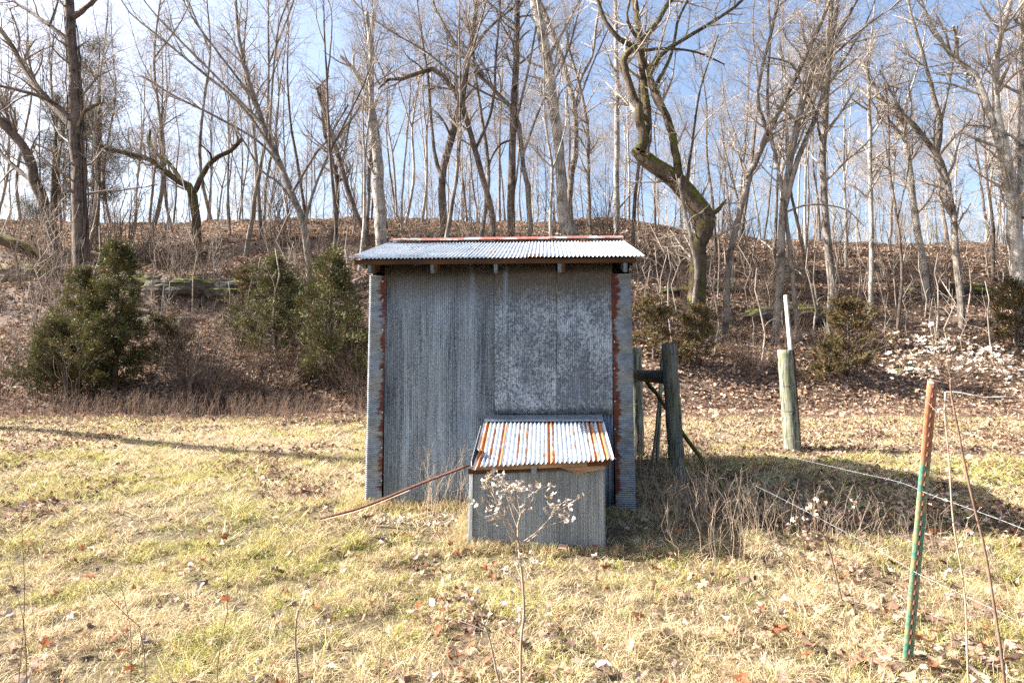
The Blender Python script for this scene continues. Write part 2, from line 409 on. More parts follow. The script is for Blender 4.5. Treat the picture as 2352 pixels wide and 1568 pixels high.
M_wood = plain('split_wood', (.22, .12, .06), (.48, .31, .19), 22, .8, 5, .5, (.15, 1, 1))
M_wood_grey = plain('grey_board', (.35, .31, .27), (.62, .58, .52), 16, .8, 5, .4, (1, 1, .1))

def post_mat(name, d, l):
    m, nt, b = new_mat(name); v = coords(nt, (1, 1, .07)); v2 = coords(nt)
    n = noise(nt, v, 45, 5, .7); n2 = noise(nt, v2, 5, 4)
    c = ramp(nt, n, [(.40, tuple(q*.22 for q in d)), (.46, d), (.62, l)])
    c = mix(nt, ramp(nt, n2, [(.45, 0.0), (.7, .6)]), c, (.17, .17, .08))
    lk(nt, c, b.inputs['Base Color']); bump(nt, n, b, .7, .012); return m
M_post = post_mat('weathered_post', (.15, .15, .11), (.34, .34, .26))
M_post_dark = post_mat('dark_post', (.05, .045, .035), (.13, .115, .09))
M_post_shade = post_mat('shaded_grey_green_post', (.10, .108, .095), (.22, .225, .195))  # darker, greyer copy of the weathered post; shed shade put into the colour
M_wire = plain('galvanised_wire', (.22, .23, .23), (.42, .43, .43), 60, .5)
M_wire_rust = plain('old_wire', (.07, .05, .04), (.17, .13, .11), 60, .6)

def rock_mat():
    m, nt, b = new_mat('mossy_rock'); v = coords(nt); n = noise(nt, v, 4, 6, .65)
    c = ramp(nt, n, [(.3, (.03, .027, .024)), (.7, (.15, .13, .11))])
    g = nd(nt, 'ShaderNodeNewGeometry'); sp = nd(nt, 'ShaderNodeSeparateXYZ'); lk(nt, g.outputs['Normal'], sp.inputs[0])
    f = ramp(nt, mth(nt, 'ADD', mth(nt, 'MULTIPLY', sp.outputs[2], .55), noise(nt, v, 1.7, 4)), [(.78, 0.0), (.92, 1.0)])
    c = mix(nt, f, c, ramp(nt, noise(nt, v, 12), [(.3, (.07, .075, .01)), (.7, (.30, .29, .04))]))
    lk(nt, c, b.inputs['Base Color']); bump(nt, n, b, .8, .08); return m
M_rock = rock_mat()

def tpost_mat():
    m, nt, b = new_mat('green_paint_and_rust')
    tc = nd(nt, 'ShaderNodeTexCoord'); sp = nd(nt, 'ShaderNodeSeparateXYZ'); lk(nt, tc.outputs['Object'], sp.inputs[0])
    n = noise(nt, tc.outputs['Object'], 9, 5, .7); nf = noise(nt, tc.outputs['Object'], 55, 4, .7)
    green = ramp(nt, nf, [(.3, (.05, .17, .11)), (.6, (.11, .29, .20)), (.75, (.32, .38, .24))])
    orange = ramp(nt, nf, [(.3, (.30, .10, .045)), (.7, (.52, .24, .13))])
    top = mth(nt, 'ADD', sp.outputs[2], mth(nt, 'MULTIPLY', n, .22))
    c = mix(nt, ramp(nt, n, [(.46, 0.0), (.58, .85)]), green, (.42, .30, .14))
    c = mix(nt, ramp(nt, mth(nt, 'SUBTRACT', top, .95), [(.30, 0.0), (.40, 1.0)]), c, orange)
    lk(nt, c, b.inputs['Base Color']); b.inputs['Roughness'].default_value = .5; return m
M_tpost = tpost_mat()
M_seed = plain('dry_seed_fluff', (.40, .32, .25), (.74, .66, .57), 90, .9)
M_seed_core = plain('dry_seed_core', (.16, .10, .06), (.36, .24, .15), 60, .9)

# ------------------------------------------------------------------ terrain
def grid_part(name, xs, ys, mat, label=None, zoff=0):
    X, Y = np.meshgrid(xs, ys); Z = H(X, Y)+zoff
    V = np.stack([X, Y, Z], -1).reshape(-1, 3); nx, ny = len(xs), len(ys)
    i, j = np.meshgrid(np.arange(nx-1), np.arange(ny-1)); a = (j*nx+i).ravel()
    f = np.stack([a, a+1, a+nx+1, a+nx], -1)
    me = np_mesh(name, V, f, np.full(len(f), 4), smooth=True)
    o = link(name, me, mat); o['kind'] = 'structure'
    if label: o['label'] = label
    return o
def spaced(a, b, n, p): t = np.linspace(-1, 1, n); return np.sign(t)*np.abs(t)**p*b if a is None else a+(b-a)*np.linspace(0, 1, n)**p
XS = spaced(None, 320, 320, 2.4)
grid_part('ground', XS, np.r_[-250, -120, -60, -30, -12, -5, -2, np.linspace(0, 9.2, 70)], M_field, 'straw-coloured winter grass field')
grid_part('track', XS, np.linspace(9.2, 11.8, 24), M_track, 'pale worn vehicle track crossing the field')
grid_part('verge', XS, np.linspace(11.8, 14.4, 18), M_field, 'strip of grass between the track and the wooded slope')
grid_part('hillside', XS, np.r_[np.linspace(14.4, 48, 230), np.linspace(49, 90, 30), 120, 160, 220, 330], M_hill, 'leaf-covered wooded slope')

# ------------------------------------------------------------------ the shed
SHX, SHY, RZ = -.134, 6.43, math.radians(-3)
cR, sR = math.cos(RZ), math.sin(RZ)
def SW(x, y, z=0): return np.array((SHX+x*cR-y*sR, SHY+x*sR+y*cR, z))
def in_shed(x, y, m=0.0):
    dx = x-SHX; dy = y-SHY; lx = dx*cR+dy*sR; ly = -dx*sR+dy*cR
    return ((np.abs(lx) < 1.33+m) & (ly > -m) & (ly < 3.0+m)) | ((lx > -.17-m) & (lx < .99+m) & (ly > -.93-m) & (ly <= 0))
shed = empty('shed', (SHX, SHY, 0), RZ, 'tall grey corrugated metal shed with rust-edged corners and pitched tin roof', 'shed')

def corr(name, p0, ux, uy, un, w, h, pitch, amp, mat, parent, nrow=2, seg=6, edit=None, phase=0.0, thick=.0016, wav=0.0):
    """corrugated sheet: ridges run along uy, waves across ux, un is the outward normal"""
    nx = max(2, int(round(w/pitch*seg)))
    p0, ux, uy, un = map(np.array, (p0, ux, uy, un))
    x = np.linspace(0, w, nx+1); y = np.linspace(0, h, nrow)
    X, Y = np.meshgrid(x, y)
    Z = amp*np.sin((X/pitch+phase)*2*math.pi)
    if wav: Z = Z+wav*(fbm(X*3+p0[0]*7, Y*3, 1.0, 21)-.5)
    if edit: X, Y, Z = edit(X, Y, Z)
    V = p0+X[..., None]*ux+Y[..., None]*uy+Z[..., None]*un
    V2 = V-un*thick
    n = nx+1; i, j = np.meshgrid(np.arange(nx), np.arange(nrow-1)); a = (j*n+i).ravel(); off = n*nrow
    f1 = np.stack([a, a+1, a+n+1, a+n], -1); f2 = f1[:, ::-1]+off
    def strip(e): e = np.asarray(e); return np.stack([e[:-1], e[:-1]+off, e[1:]+off, e[1:]], -1)
    top = np.arange(n)+(nrow-1)*n; bot = np.arange(n)
    lf = np.arange(nrow)*n; rt = lf+nx
    Fc = np.concatenate([f1, f2, strip(bot), strip(top)[:, ::-1], strip(lf)[:, ::-1], strip(rt)])
    me = np_mesh(name, np.concatenate([V.reshape(-1, 3), V2.reshape(-1, 3)]), Fc, np.full(len(Fc), 4), smooth=False)
    return link(name, me, mat, parent)
HW = 1.33
WT = 2.50
fx, fz, fn = (1, 0, 0), (0, 0, 1), (0, -1, 0)
# front wall sheets, left to right
left_edges = [-1.19, -.83, -.45, -.05]
for k in range(3):
    a, b_ = left_edges[k], left_edges[k+1]
    corr('wall_sheet', (a, -.004-.003*(k % 2), -.08), fx, fz, fn, b_-a+.015, WT+.08, .021, .0042, M_wall_streak, shed, nrow=20, wav=.006)
corr('wall_sheet', (-.04, -.013, .965), fx, fz, fn, .63, WT-.965, .021, .0022, M_wall_fleck, shed, nrow=16, wav=.008)
corr('wall_sheet', (.595, -.011, .965), fx, fz, fn, .565, WT-.965, .021, .0022, M_wall_fleck, shed, nrow=16, wav=.008)
corr('wall_sheet', (-.05, -.002, -.08), fx, fz, fn, 1.21, 1.06, .04, .007, M_wall_blue, shed, nrow=4)
# side and back walls
for sx in (-1, 1):
    for k in range(3):
        corr('side_sheet', (sx*HW, .02+k*.98, -.08), (0, 1, 0), fz, (sx, 0, 0), .985, WT+.1, .04, .007, M_wall_streak, shed, nrow=3)
    g = MB(); g.add([(sx*(HW-.01), 0, WT), (sx*(HW-.01), 3, WT), (sx*(HW-.01), 1.5, 2.97), (sx*(HW-.03), 0, WT), (sx*(HW-.03), 3, WT), (sx*(HW-.03), 1.5, 2.97)],
                    [(0, 1, 2), (5, 4, 3), (0, 3, 4, 1), (1, 4, 5, 2), (2, 5, 3, 0)])
    link('gable_panel', g.mesh('gable_panel'), M_wall_streak, shed)
for k in range(3):
    corr('back_sheet', (-HW+k*.886, 3.0, -.08), fx, fz, (0, 1, 0), .89, WT+.08, .04, .007, M_wall_streak, shed, nrow=3)
# rounded, cross-ribbed corner trims
def trim(sx, width, mat):
    prof = []
    r = .016
    prof.append((sx*(HW-width), -.016)); prof.append((sx*(HW-width*.5), -.019)); prof.append((sx*(HW-r+.02), -.02))
    for a in (15, 35, 55, 75, 90):
        t = math.radians(a); prof.append((sx*(HW+.02-r+r*math.sin(t)), -.02+r-r*math.cos(t)))
    prof.append((sx*(HW+.02), .10)); prof.append((sx*(HW+.02), .18))
    prof = np.array(prof); zc = np.arange(-.10, WT-.10, .0054); m = len(prof)
    cx = sx*(HW-width/2)
    d = np.gradient(prof, axis=0); nrm = np.stack([d[:, 1], -d[:, 0]], -1)*sx; nrm /= np.linalg.norm(nrm, axis=1, keepdims=True)
    amp = .0038*np.where(np.arange(len(zc)) % 4 < 2, 1, -1)*np.where(np.arange(len(zc)) % 2 == 0, .8, 1.0)
    cor = np.r_[.25, .5, 1, 1, 1, 1, 1, 1, 1, 1][:m]
    wob = .008*(fbm(zc, zc*0, 1.1, 33)-.5)
    P = prof[None]+nrm[None]*(amp[:, None]*cor[None])[..., None]
    V = np.zeros((len(zc), m, 3)); V[..., 0] = P[..., 0]-cx+sx*wob[:, None]; V[..., 1] = P[..., 1]; V[..., 2] = zc[:, None]-1.2
    # the trim leans a little: wider stance at the ground
    V[..., 0] += sx*.035*(1-(zc[:, None]+.1)/WT)
    i, j = np.meshgrid(np.arange(m-1), np.arange(len(zc)-1)); a = (j*m+i).ravel()
    f = np.stack([a, a+1, a+m+1, a+m], -1)
    if sx < 0: f = f[:, ::-1]
    o = link('corner_trim', np_mesh('corner_trim', V, f, np.full(len(f), 4)), mat, shed); o.location = (cx, 0, 1.2)
    for z in (.28, .62, .98, 1.42, 1.83, 2.14, 2.33) if sx < 0 else (.52, .82, 1.10, 1.43, 1.70, 1.92):
        s_ = MB(); 
        for q in range(8): pass
        s_.add([(.007*math.cos(q*math.pi/4), 0, .007*math.sin(q*math.pi/4)) for q in range(8)]+[(.004*math.cos(q*math.pi/4), -.006, .004*math.sin(q*math.pi/4)) for q in range(8)],
               [(q, (q+1) % 8, 8+(q+1) % 8, 8+q) for q in range(8)]+[tuple(range(8, 16))])
        so_ = link('screw', s_.mesh('screw'), M_screw, o); so_.location = (-sx*(width/2-.03)+random.uniform(-.004, .004), -.022, z-1.2)
trim(-1, .155, M_trim_l); trim(1, .18, M_trim_r)
# screws in the front wall
for x, z in [(-1.08, 1.32), (-.93, 1.32), (-.75, 1.33), (-.57, 1.325), (-.34, 1.33), (-.07, 1.32), (.05, 1.33), (.55, 1.325), (.62, 1.325), (.85, 1.33), (1.08, 1.33), (-.4, 1.72), (-.16, 1.72),
             (-.7, .35), (-.3, .36), (-.95, .72), (-.52, .78), (-.2, .8)]:
    s_ = MB(); s_.add([(.008*math.cos(q*math.pi/3), -.004, .008*math.sin(q*math.pi/3)) for q in range(6)]+[(0, -.009, 0)], [(q, (q+1) % 6, 6) for q in range(6)])
    o = link('screw', s_.mesh('screw'), M_screw_dark, shed); o.location = (x, -.015, z)
# roof: two slopes of separate sheets
EX0, EX1, EY, EZ, RY, RZZ = -1.53, 1.45, -.235, 2.535, 1.52, 3.03
sl_len = math.hypot(RY-EY, RZZ-EZ); uy = ((0, (RY-EY)/sl_len, (RZZ-EZ)/sl_len)); un = (0, -uy[2], uy[1])
edges = [EX0, -.93, -.33, .27, .87, EX1]
for k in range(5):
    w = edges[k+1]-edges[k]+.02
    corr('roof_sheet', (edges[k], EY-random.uniform(0, .012), EZ+.003*(k % 2)), (1, 0, 0), uy, un, w, sl_len, .0407, .0085, M_roof, shed, nrow=6, seg=8, wav=.006)
uyb = (0, -uy[1], uy[2]); unb = (0, uy[2], uy[1])
for k in range(5):
    w = edges[k+1]-edges[k]+.02
    corr('roof_sheet', (edges[k+1]+.01, 2*RY-EY, EZ), (-1, 0, 0), uyb, unb, w, sl_len, .0407, .0085, M_roof, shed, nrow=2, seg=6)
for k in range(34):   # roof nails
    row = k % 2; x = -1.4+(k//2)*.17+random.uniform(-.02, .02); t = .08+.5*row
    s_ = MB(); s_.add([(.009*math.cos(q*math.pi/3), .009*math.sin(q*math.pi/3), 0) for q in range(6)]+[(0, 0, .01)], [(q, (q+1) % 6, 6) for q in range(6)])
    o = link('nail', s_.mesh('nail'), M_screw_dark, shed); o.location = (x, EY+uy[1]*sl_len*t, EZ+uy[2]*sl_len*t+.010)
# ridge cap, cross-ribbed, in three lengths
for k, (a, b_) in enumerate([(-1.50, -.55), (-.56, .55), (.54, 1.46)]):
    n = int((b_-a)/.0085); xs_ = np.linspace(a, b_, n)
    am = .003*np.where(np.arange(n) % 2 == 0, 1, -1)
    prof = np.array([(-.135, -.02), (-.13, -.012), (-.06, .012), (0, .035), (.06, .012), (.135, -.02)])
    V = np.zeros((n, 6, 3)); V[..., 0] = xs_[:, None]; V[..., 1] = RY+prof[None, :, 0]; V[..., 2] = RZZ+.02+.004*k+prof[None, :, 1]+am[:, None]
    V[..., 1] += -am[:, None]*np.sign(prof[None, :, 0]+.001)*-1
    i, j = np.meshgrid(np.arange(5), np.arange(n-1)); q = (j*6+i).ravel(); f = np.stack([q, q+6, q+7, q+1], -1)
    link('ridge_cap', np_mesh('ridge_cap', V, f, np.full(len(f), 4)), M_cap if k < 2 else M_cap, shed)
# fascia strip, purlin and rafter tails
link('fascia_board', MB().box(((EX0+EX1)/2, EY+.035, EZ-.036), (EX1-EX0-.16, .03, .045), jit=.003).mesh('fascia_board'), M_wood_dark, shed)
link('fascia_board', MB().box(((EX0+EX1)/2, 2*RY-EY-.035, EZ-.036), (EX1-EX0-.16, .03, .05)).mesh('fascia_board'), M_wood_dark, shed)
slope = math.atan2(RZZ-EZ, RY-EY)
for x in (-1.30, -.66, -.02, .62, 1.27):
    for dx, mt in ((0, M_wood_dark), (.035, M_wood)):
        if dx and x in (-.02, 1.27): continue
        link('rafter_tail', MB().box((x+dx, EY+.18, EZ-.065+.06*0), (.036, .28, .09), Matrix.Rotation(slope, 3, 'X')).mesh('rafter_tail'), M_wood_dark if dx else M_wall_blue, shed)
for sx, x in ((-1, -1.375), (1, 1.365)):
    link('barge_board', MB().box((x, (EY+RY)/2+.05, (EZ+RZZ)/2-.055), (.035, sl_len-.1, .10), Matrix.Rotation(slope, 3, 'X')).mesh('barge_board'), M_wall_blue, shed)
    link('barge_board', MB().box((x, 2*RY-((EY+RY)/2+.05), (EZ+RZZ)/2-.055), (.035, sl_len-.1, .10), Matrix.Rotation(-slope, 3, 'X')).mesh('barge_board'), M_wall_blue, shed)
link('sill_beam', MB().box((0, .03, .02), (2.5, .05, .1)).mesh('sill_beam'), M_wood_dark, shed)

# ------------------------------------------------------------------ the low bin against the front wall
box = empty('metal_bin', (SHX, SHY, 0), RZ, 'low grey sheet-metal bin with rust-striped corrugated lid against the shed front', 'metal bin')
BX0, BX1, BY = -.175, .985, -.93
for a, b_, yy in ((BX0, .02, 0), (.02, .985, -.004)):
    def ed(X, Y, Z, a=a):
        gx = a+X; top = .60+.065*(gx-BX0)/(BX1-BX0)
        return X, Y*(top+.16), Z
    corr('front_panel', (a, BY+yy, -.18), fx, fz, fn, b_-a+.004, 1.0, .0225, .0022, M_box, box, nrow=8, edit=ed, wav=.006)
for sx, x in ((-1, BX0), (1, BX1)):
    def ed2(X, Y, Z): return X, Y*(.83-.20*X/.93), Z
    corr('side_panel', (x, -.01, -.18), (0, -1, 0), fz, (sx, 0, 0), .925, 1.28, .03, .003, M_box, box, nrow=6, edit=ed2)
# folded bright corner edge at the left
link('corner_strip', MB().box((BX0-.004, BY-.006, .2), (.03, .022, .74), Matrix.Rotation(.02, 3, 'Y'), .004).mesh('corner_strip'), M_boxroof, box)
# corrugated lid in three sheets
RX0, RX1 = -.15, 1.045
lid_e = [RX0, .235, .66, RX1]
def lidz(x, t):   # t 0 at the wall, 1 at the front
    s = (x-RX0)/(RX1-RX0)
    return .902+.005*s-(.305-.065*s)*t
for k in range(3):
    a, b_ = lid_e[k], lid_e[k+1]+.012
    nx = int((b_-a)/.0402*8); ny = 12
    x = np.linspace(a, b_, nx+1); t = np.linspace(0, 1, ny+1); X, T = np.meshgrid(x, t)
    Y = -.045-.99*T-.012*(vnoise(X*9, T*0, 1, 3)-.5)*T-.006*k*T
    Z = lidz(X, T)+.0105*np.sin(X/.0402*2*math.pi)+.0025*(k % 2)+.006*(vnoise(X*6, T*5, 1, 6)-.5)
    X = X-.03*T*(k == 0)*0
    if k == 0:    # torn, turned-up corner
        d = np.clip(1-((X-RX0)/.10), 0, 1)*np.clip((T-.70)/.10, 0, 1)*np.clip((.93-T)/.05, 0, 1)
        Z = Z+.075*d; X = X+.05*d
        cut = np.clip((T-.9)/.1, 0, 1)*np.clip(1-((X-RX0)/.05), 0, 1); Z = Z-.03*cut
    if k == 2:
        Z = Z+.014*np.sin(np.clip((X-.95)/.12, 0, 1)*math.pi)*T**6; Y = Y+.03*T*np.clip((X-.72)/.02, 0, 1)*(X < .80)*0
    V = np.stack([X, Y, Z], -1).reshape(-1, 3); V2 = V-np.array((0, 0, .002)); n = nx+1
    i, j = np.meshgrid(np.arange(nx), np.arange(ny)); q = (j*n+i).ravel(); off = len(V)
    f1 = np.stack([q, q+n, q+n+1, q+1], -1); f2 = f1[:, ::-1]+off
    e = np.arange(n)+ny*n; st = np.stack([e[:-1], e[:-1]+off, e[1:]+off, e[1:]], -1)
    Fc = np.concatenate([f1, f2, st])
    o = link('lid_sheet', np_mesh('lid_sheet', np.concatenate([V, V2]), Fc, np.full(len(Fc), 4)), M_lid, box)
for x, t in [(-.02, .38), (.19, .40), (.36, .36), (.52, .37), (.63, .38), (.80, .36), (.93, .37), (1.02, .38), (.02, .88), (.3, .9), (.45, .88), (.66, .9), (.84, .88), (.99, .86)]:
    s_ = MB(); s_.add([(.009*math.cos(q*math.pi/3), .009*math.sin(q*math.pi/3), 0) for q in range(6)]+[(0, 0, .01)], [(q, (q+1) % 6, 6) for q in range(6)])
    o = link('nail', s_.mesh('nail'), M_screw_dark, box); o.location = (x, -.045-.99*t, lidz(x, t)+.010)
# flashing above the lid
fl = MB(); fl.add([(-.135, -.022, .955), (1.05, -.022, .965), (1.05, -.115, .925), (-.135, -.115, .918), (-.135, -.120, .898), (1.05, -.120, .908)],
                  [(0, 3, 2, 1), (3, 4, 5, 2)])
fo = link('flashing', fl.mesh('flashing'), M_flash, box); md = fo.modifiers.new('thick', 'SOLIDIFY'); md.thickness = .003
# header boards, split wood and hasp
for c, d, rz, mt in (((.42, BY-.045, .602), (1.17, .035, .042), .052, M_wood), ((.35, BY-.018, .575), (1.1, .03, .05), .055, M_wood_dark),
                     ((-.06, BY-.05, .552), (.2, .03, .03), -.03, M_wood_dark), ((.93, BY-.045, .633), (.2, .035, .045), .06, M_wood_dark)):
    link('header_board', MB().box(c, d, Matrix.Rotation(-rz, 3, 'Y'), .004).mesh('header_board'), mt, box)
sp_ = MB()
sp_.add([(.55, BY-.04, .60), (.98, BY-.045, .62), (.985, BY-.05, .578), (.80, BY-.052, .548), (.74, BY-.055, .532), (.70, BY-.05, .558), (.62, BY-.045, .583),
         (.55, BY-.012, .60), (.98, BY-.012, .62), (.985, BY-.012, .578), (.80, BY-.012, .548), (.74, BY-.012, .532), (.70, BY-.012, .558), (.62, BY-.012, .583)],
        [(0, 6, 5, 4, 3, 2, 1), (7, 8, 9, 10, 11, 12, 13)]+[(q, (q+1) % 7, 7+(q+1) % 7, 7+q) for q in range(7)])
link('split_board', sp_.mesh('split_board'), M_wood, box)
hs = MB().box((.375, BY-.07, .565), (.045, .008, .085), None, .001).box((.372, BY-.075, .515), (.035, .014, .028))
link('hasp', hs.mesh('hasp'), M_flash, box)

# ------------------------------------------------------------------ rusty rail leaning on the bin
A = at(735, 1174, 6.05); A[2] = Hs(A[0], A[1])+.02; B = at(1078, 1068, 5.62)
rl = resample([A, A*.7+B*.3+np.array((0, 0, -.035)), A*.35+B*.65+np.array((0, 0, -.012)), B], 14)
rail = empty('rusty_rail', tuple(rl[0]), 0, 'bent rusty steel rail leaning from the grass onto the bin corner', 'steel rail')
o = link('rail_web', tubes([(rl-rl[0], np.full(14, .0125), 5)], 'rail_web', .05), M_rust, rail)
lo = rl[:9]-rl[0]+np.array((0, -.010, -.020)); o = link('rail_lip', tubes([(lo, np.full(9, .004), 4)], 'rail_lip'), plain('worn_steel_edge', (.35, .25, .18), (.6, .48, .38), 30), rail)

# ------------------------------------------------------------------ round fence posts
def round_post(name, p0, p1, r0, r1, mat, label, group=None, cat='fence post', sides=18, wraps=()):
    p0 = np.array(p0); p1 = np.array(p1); n = 22
    t = np.linspace(0, 1, n)[:, None]; P = p0*(1-t)+p1*t; P = P-p0; P[1:-1, :2] += R0.normal(size=(n-2, 2))*.0025
    Rr = np.linspace(r0, r1, n)*(1+.03*(vnoise(np.arange(n)*.6, np.zeros(n), 1, int(r0*1e4))-.5)*2)
    e = empty(name, tuple(p0), 0, label, cat, group)
    link('post_body', tubes([(P, Rr, sides)], 'post_body', .022), mat, e)
    for w in wraps:
        c = (p1-p0)*w; r = r0+(r1-r0)*w+.004; a = np.linspace(0, 2*math.pi, 25)
        ring = np.stack([c[0]+r*np.cos(a), c[1]+r*np.sin(a), c[2]+.02*np.sin(a+1)+.006*np.sin(3*a)], -1)
        link('wire_wrap', tubes([(ring, np.full(25, .0028), 4)], 'wire_wrap'), M_wire_rust, e)
    return e
def gp(px, py, d): # ground point at pixel column px, depth d
    x = at(px, py, d)[0]; return np.array((x, d, Hs(x, d)-.03))
dB = 7.7
round_post('fence_post', gp(1558, 1105, dB), at(1536, 789, dB-.05), .100, .091, M_post_shade, 'thick wooden post toned grey-green for the shed shadow it stands in, held by a dark cross rail', wraps=(.32, .57, .93))
round_post('fence_post', gp(1463, 1020, 9.6), at(1458, 799, 9.55), .115, .10, M_post, 'round weathered post half hidden behind the right edge of the shed', wraps=(.5, .7))
dC = 10.0
round_post('fence_post', gp(1821, 1030, dC), at(1803, 803, dC), .128, .112, M_post, 'freestanding round gate post beside the track, tall board behind it', wraps=(.18, .42, .66))
A = at(1461, 862, 9.3); B = at(1530, 866, 7.8)
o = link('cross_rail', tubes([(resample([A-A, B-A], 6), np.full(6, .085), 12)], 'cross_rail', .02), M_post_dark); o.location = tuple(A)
tag(o, 'dark round brace rail joining two wooden fence posts', 'brace rail')
# white-grey board and dark stake behind the gate post
A = gp(1836, 1030, dC+.16); B = at(1805, 678, dC+.12)
ax = Vector(B-A); L = ax.length
o = link('tall_board', MB().box((0, 0, L/2), (.075, .03, L), None, .004).mesh('tall_board'), M_wood_grey)
o.location = tuple(A); o.rotation_euler = ax.to_track_quat('Z', 'Y').to_euler(); o.rotation_euler.z += 0
tag(o, 'tall pale weathered board standing behind the gate post', 'board')
A = gp(1839, 1030, dC-.04); B = at(1822, 805, dC-.04); ax = Vector(B-A); L = ax.length
o = link('steel_stake', MB().box((0, 0, L/2), (.035, .03, L)).mesh('steel_stake'), M_rust); o.location = tuple(A); o.rotation_euler = ax.to_track_quat('Z', 'Y').to_euler()
tag(o, 'thin dark steel stake wired to the right side of the gate post', 'stake')
# split stakes between posts
for i_, (a, b_, d, r) in enumerate([((1508, 1020), (1521, 800), 9.0, .03), ((1497, 1010), (1516, 880), 8.9, .022)]):
    A = gp(*a, d); B = at(*b_, d); o = link('split_stake', tubes([(resample([A*0, (B-A)*.5+np.array((.01, 0, 0)), B-A], 8), np.linspace(r, r*.7, 8), 6)], 'split_stake', .08), M_post); o.location = tuple(A)
    tag(o, ('taller' if i_ == 0 else 'shorter')+' thin split stake leaning between the two braced posts', 'stake')
A = at(1575, 948, 8.0); B = at(1672, 1018, 7.0); B[2] = Hs(B[0], B[1])+.02; D0 = at(1480, 868, 8.9)
pl = resample([D0-D0, B-D0], 12)+R0.normal(size=(12, 3))*.008
o = link('leaning_pole', tubes([(pl, np.linspace(.03, .024, 12), 8)], 'leaning_pole', .07), M_bark_moss); o.location = tuple(D0)
tag(o, 'mossy fallen pole slanting down from the braced posts to the ground', 'pole')

# ------------------------------------------------------------------ green steel T post
dT = 3.45
Pb = at(2080, 1500, dT); Pb[2] = Hs(Pb[0], Pb[1])-.05; Pt = at(2143, 871, dT-.02)
ax = Vector(Pt-Pb); L = ax.length
tp = empty('steel_post', tuple(Pb), 0, 'leaning green steel fence post with rusty orange top and a row of studs', 'fence post')
q_ = ax.to_track_quat('Z', 'Y'); tp.rotation_mode = 'QUATERNION'; tp.rotation_quaternion = q_ @ Matrix.Rotation(math.radians(0), 3, 'Z').to_quaternion()
inv = tp.rotation_quaternion.inverted()
front = inv @ Vector((0.10, -1, 0)); az = math.atan2(front.y, front.x)+math.pi/2
tp.rotation_quaternion = tp.rotation_quaternion @ Matrix.Rotation(az, 3, 'Z').to_quaternion()
def prism(prof, z0, z1, nz, mname):
    zs = np.linspace(z0, z1, nz); m = len(prof); V = np.zeros((nz, m, 3)); V[..., :2] = np.array(prof)[None]; V[..., 2] = zs[:, None]
    i, j = np.meshgrid(np.arange(m), np.arange(nz-1)); a = (j*m+i).ravel(); b2 = (j*m+(i+1) % m).ravel()
    f = np.stack([a, b2, b2+m, a+m], -1); ff = np.r_[f.ravel(), np.arange(m)+(nz-1)*m, np.arange(m)[::-1]]
    return np_mesh(mname, V, ff, np.r_[np.full(len(f), 4), m, m])
link('flange', prism([(-.029, -.002), (-.004, -.0045), (.004, -.0045), (.029, -.002), (.029, .003), (-.029, .003)], 0, L, 12, 'flange'), M_tpost, tp)
link('web', prism([(-.002, .003), (.002, .003), (.002, .034), (-.002, .034)], 0, L, 6, 'web'), M_tpost, tp)
sm = MB(); sm.add([(-.0075, 0, -.012), (.0075, 0, -.012), (.0045, 0, .014), (-.0045, 0, .014), (-.006, -.013, -.010), (.006, -.013, -.010), (0, -.006, .016)],
                  [(0, 1, 5, 4), (1, 2, 6, 5), (2, 3, 6), (3, 0, 4, 6), (4, 5, 6)])
sme = sm.mesh('stud'); z = L-.035
while z > .05:
    o = link('stud', sme, M_rust, tp); o.location = (0, -.0046, z); z -= .0535
link('groove', prism([(-.0025, -.0065), (.0025, -.0065), (.0025, -.0044), (-.0025, -.0044)], 0, L-.01, 4, 'groove'), M_rust, tp)

# ------------------------------------------------------------------ barbed wires
def barbed(name, pts, label, group, nb, r=.0011, mat=None):
    P = resample(pts, 60); P = P-P[0]*0
    base = P[0].copy(); Q = P-base; L = np.linalg.norm(np.diff(Q, axis=0), axis=1).sum()
    n = 220; Q = resample(Q[::3], n); a = np.linspace(0, L/.05*2*math.pi*.5, n)
    o1 = np.stack([np.zeros(n), np.cos(a), np.sin(a)], -1)*r*.9
    e = empty(name, tuple(base), 0, label, 'barbed wire', group)
    link('strand', tubes([(np.stack([Q+o1, Q-o1]), np.full((2, n), r*.75), 3)], 'strand'), mat or M_wire, e)
    bm_ = tubes([(np.stack([np.array([(-.013, 0, .010), (0, .003, 0), (.012, 0, -.010)]), np.array([(-.010, .01, -.009), (0, -.003, 0), (.010, -.008, .010)]), np.array([(-.006, 0, -.004), (0, .0, .005), (.006, 0, -.004)])]), np.full((3, 3), r*.8), 3)], 'barb')
    for k in range(nb):
        p = Q[int((k+.5)/nb*(n-1))]; b = link('barb', bm_, mat or M_wire, e); b.location = tuple(p); b.rotation_euler = (random.uniform(0, 6), random.uniform(-.4, .4), random.uniform(-.4, .4))
    return e
tw = lambda y: at(2118 if y < 1200 else 2099, y, dT-.02)
barbed('barbed_wire', [at(1560, 968, 7.6), at(1700, 1020, 6.4), at(1915, 1072, 4.9), at(2060, 1105, 3.8), tw(1128), at(2352, 1214, 2.75), at(2520, 1290, 2.4)], 'upper barbed wire sagging from the braced post past the green steel post', 'barbed wires', 24)
barbed('barbed_wire', [at(1570, 1035, 7.6), at(1690, 1093, 6.3), at(1810, 1152, 5.2), at(1930, 1215, 4.4), at(2040, 1275, 3.75), tw(1312), at(2352, 1432, 2.75), at(2520, 1520, 2.4)], 'lower barbed wire running down to the green steel post near the grass', 'barbed wires', 22)
barbed('barbed_wire', [at(1821, 1012, dC-.1), at(2090, 1030, 8.6), at(2352, 1046, 7.9), at(2600, 1062, 7.0)], 'thin dark strand drawn as a shadow line low across the pale track', 'barbed wires', 4, .002, M_wire_rust)  # added strand draws a thin shadow line on the track, no fence wire

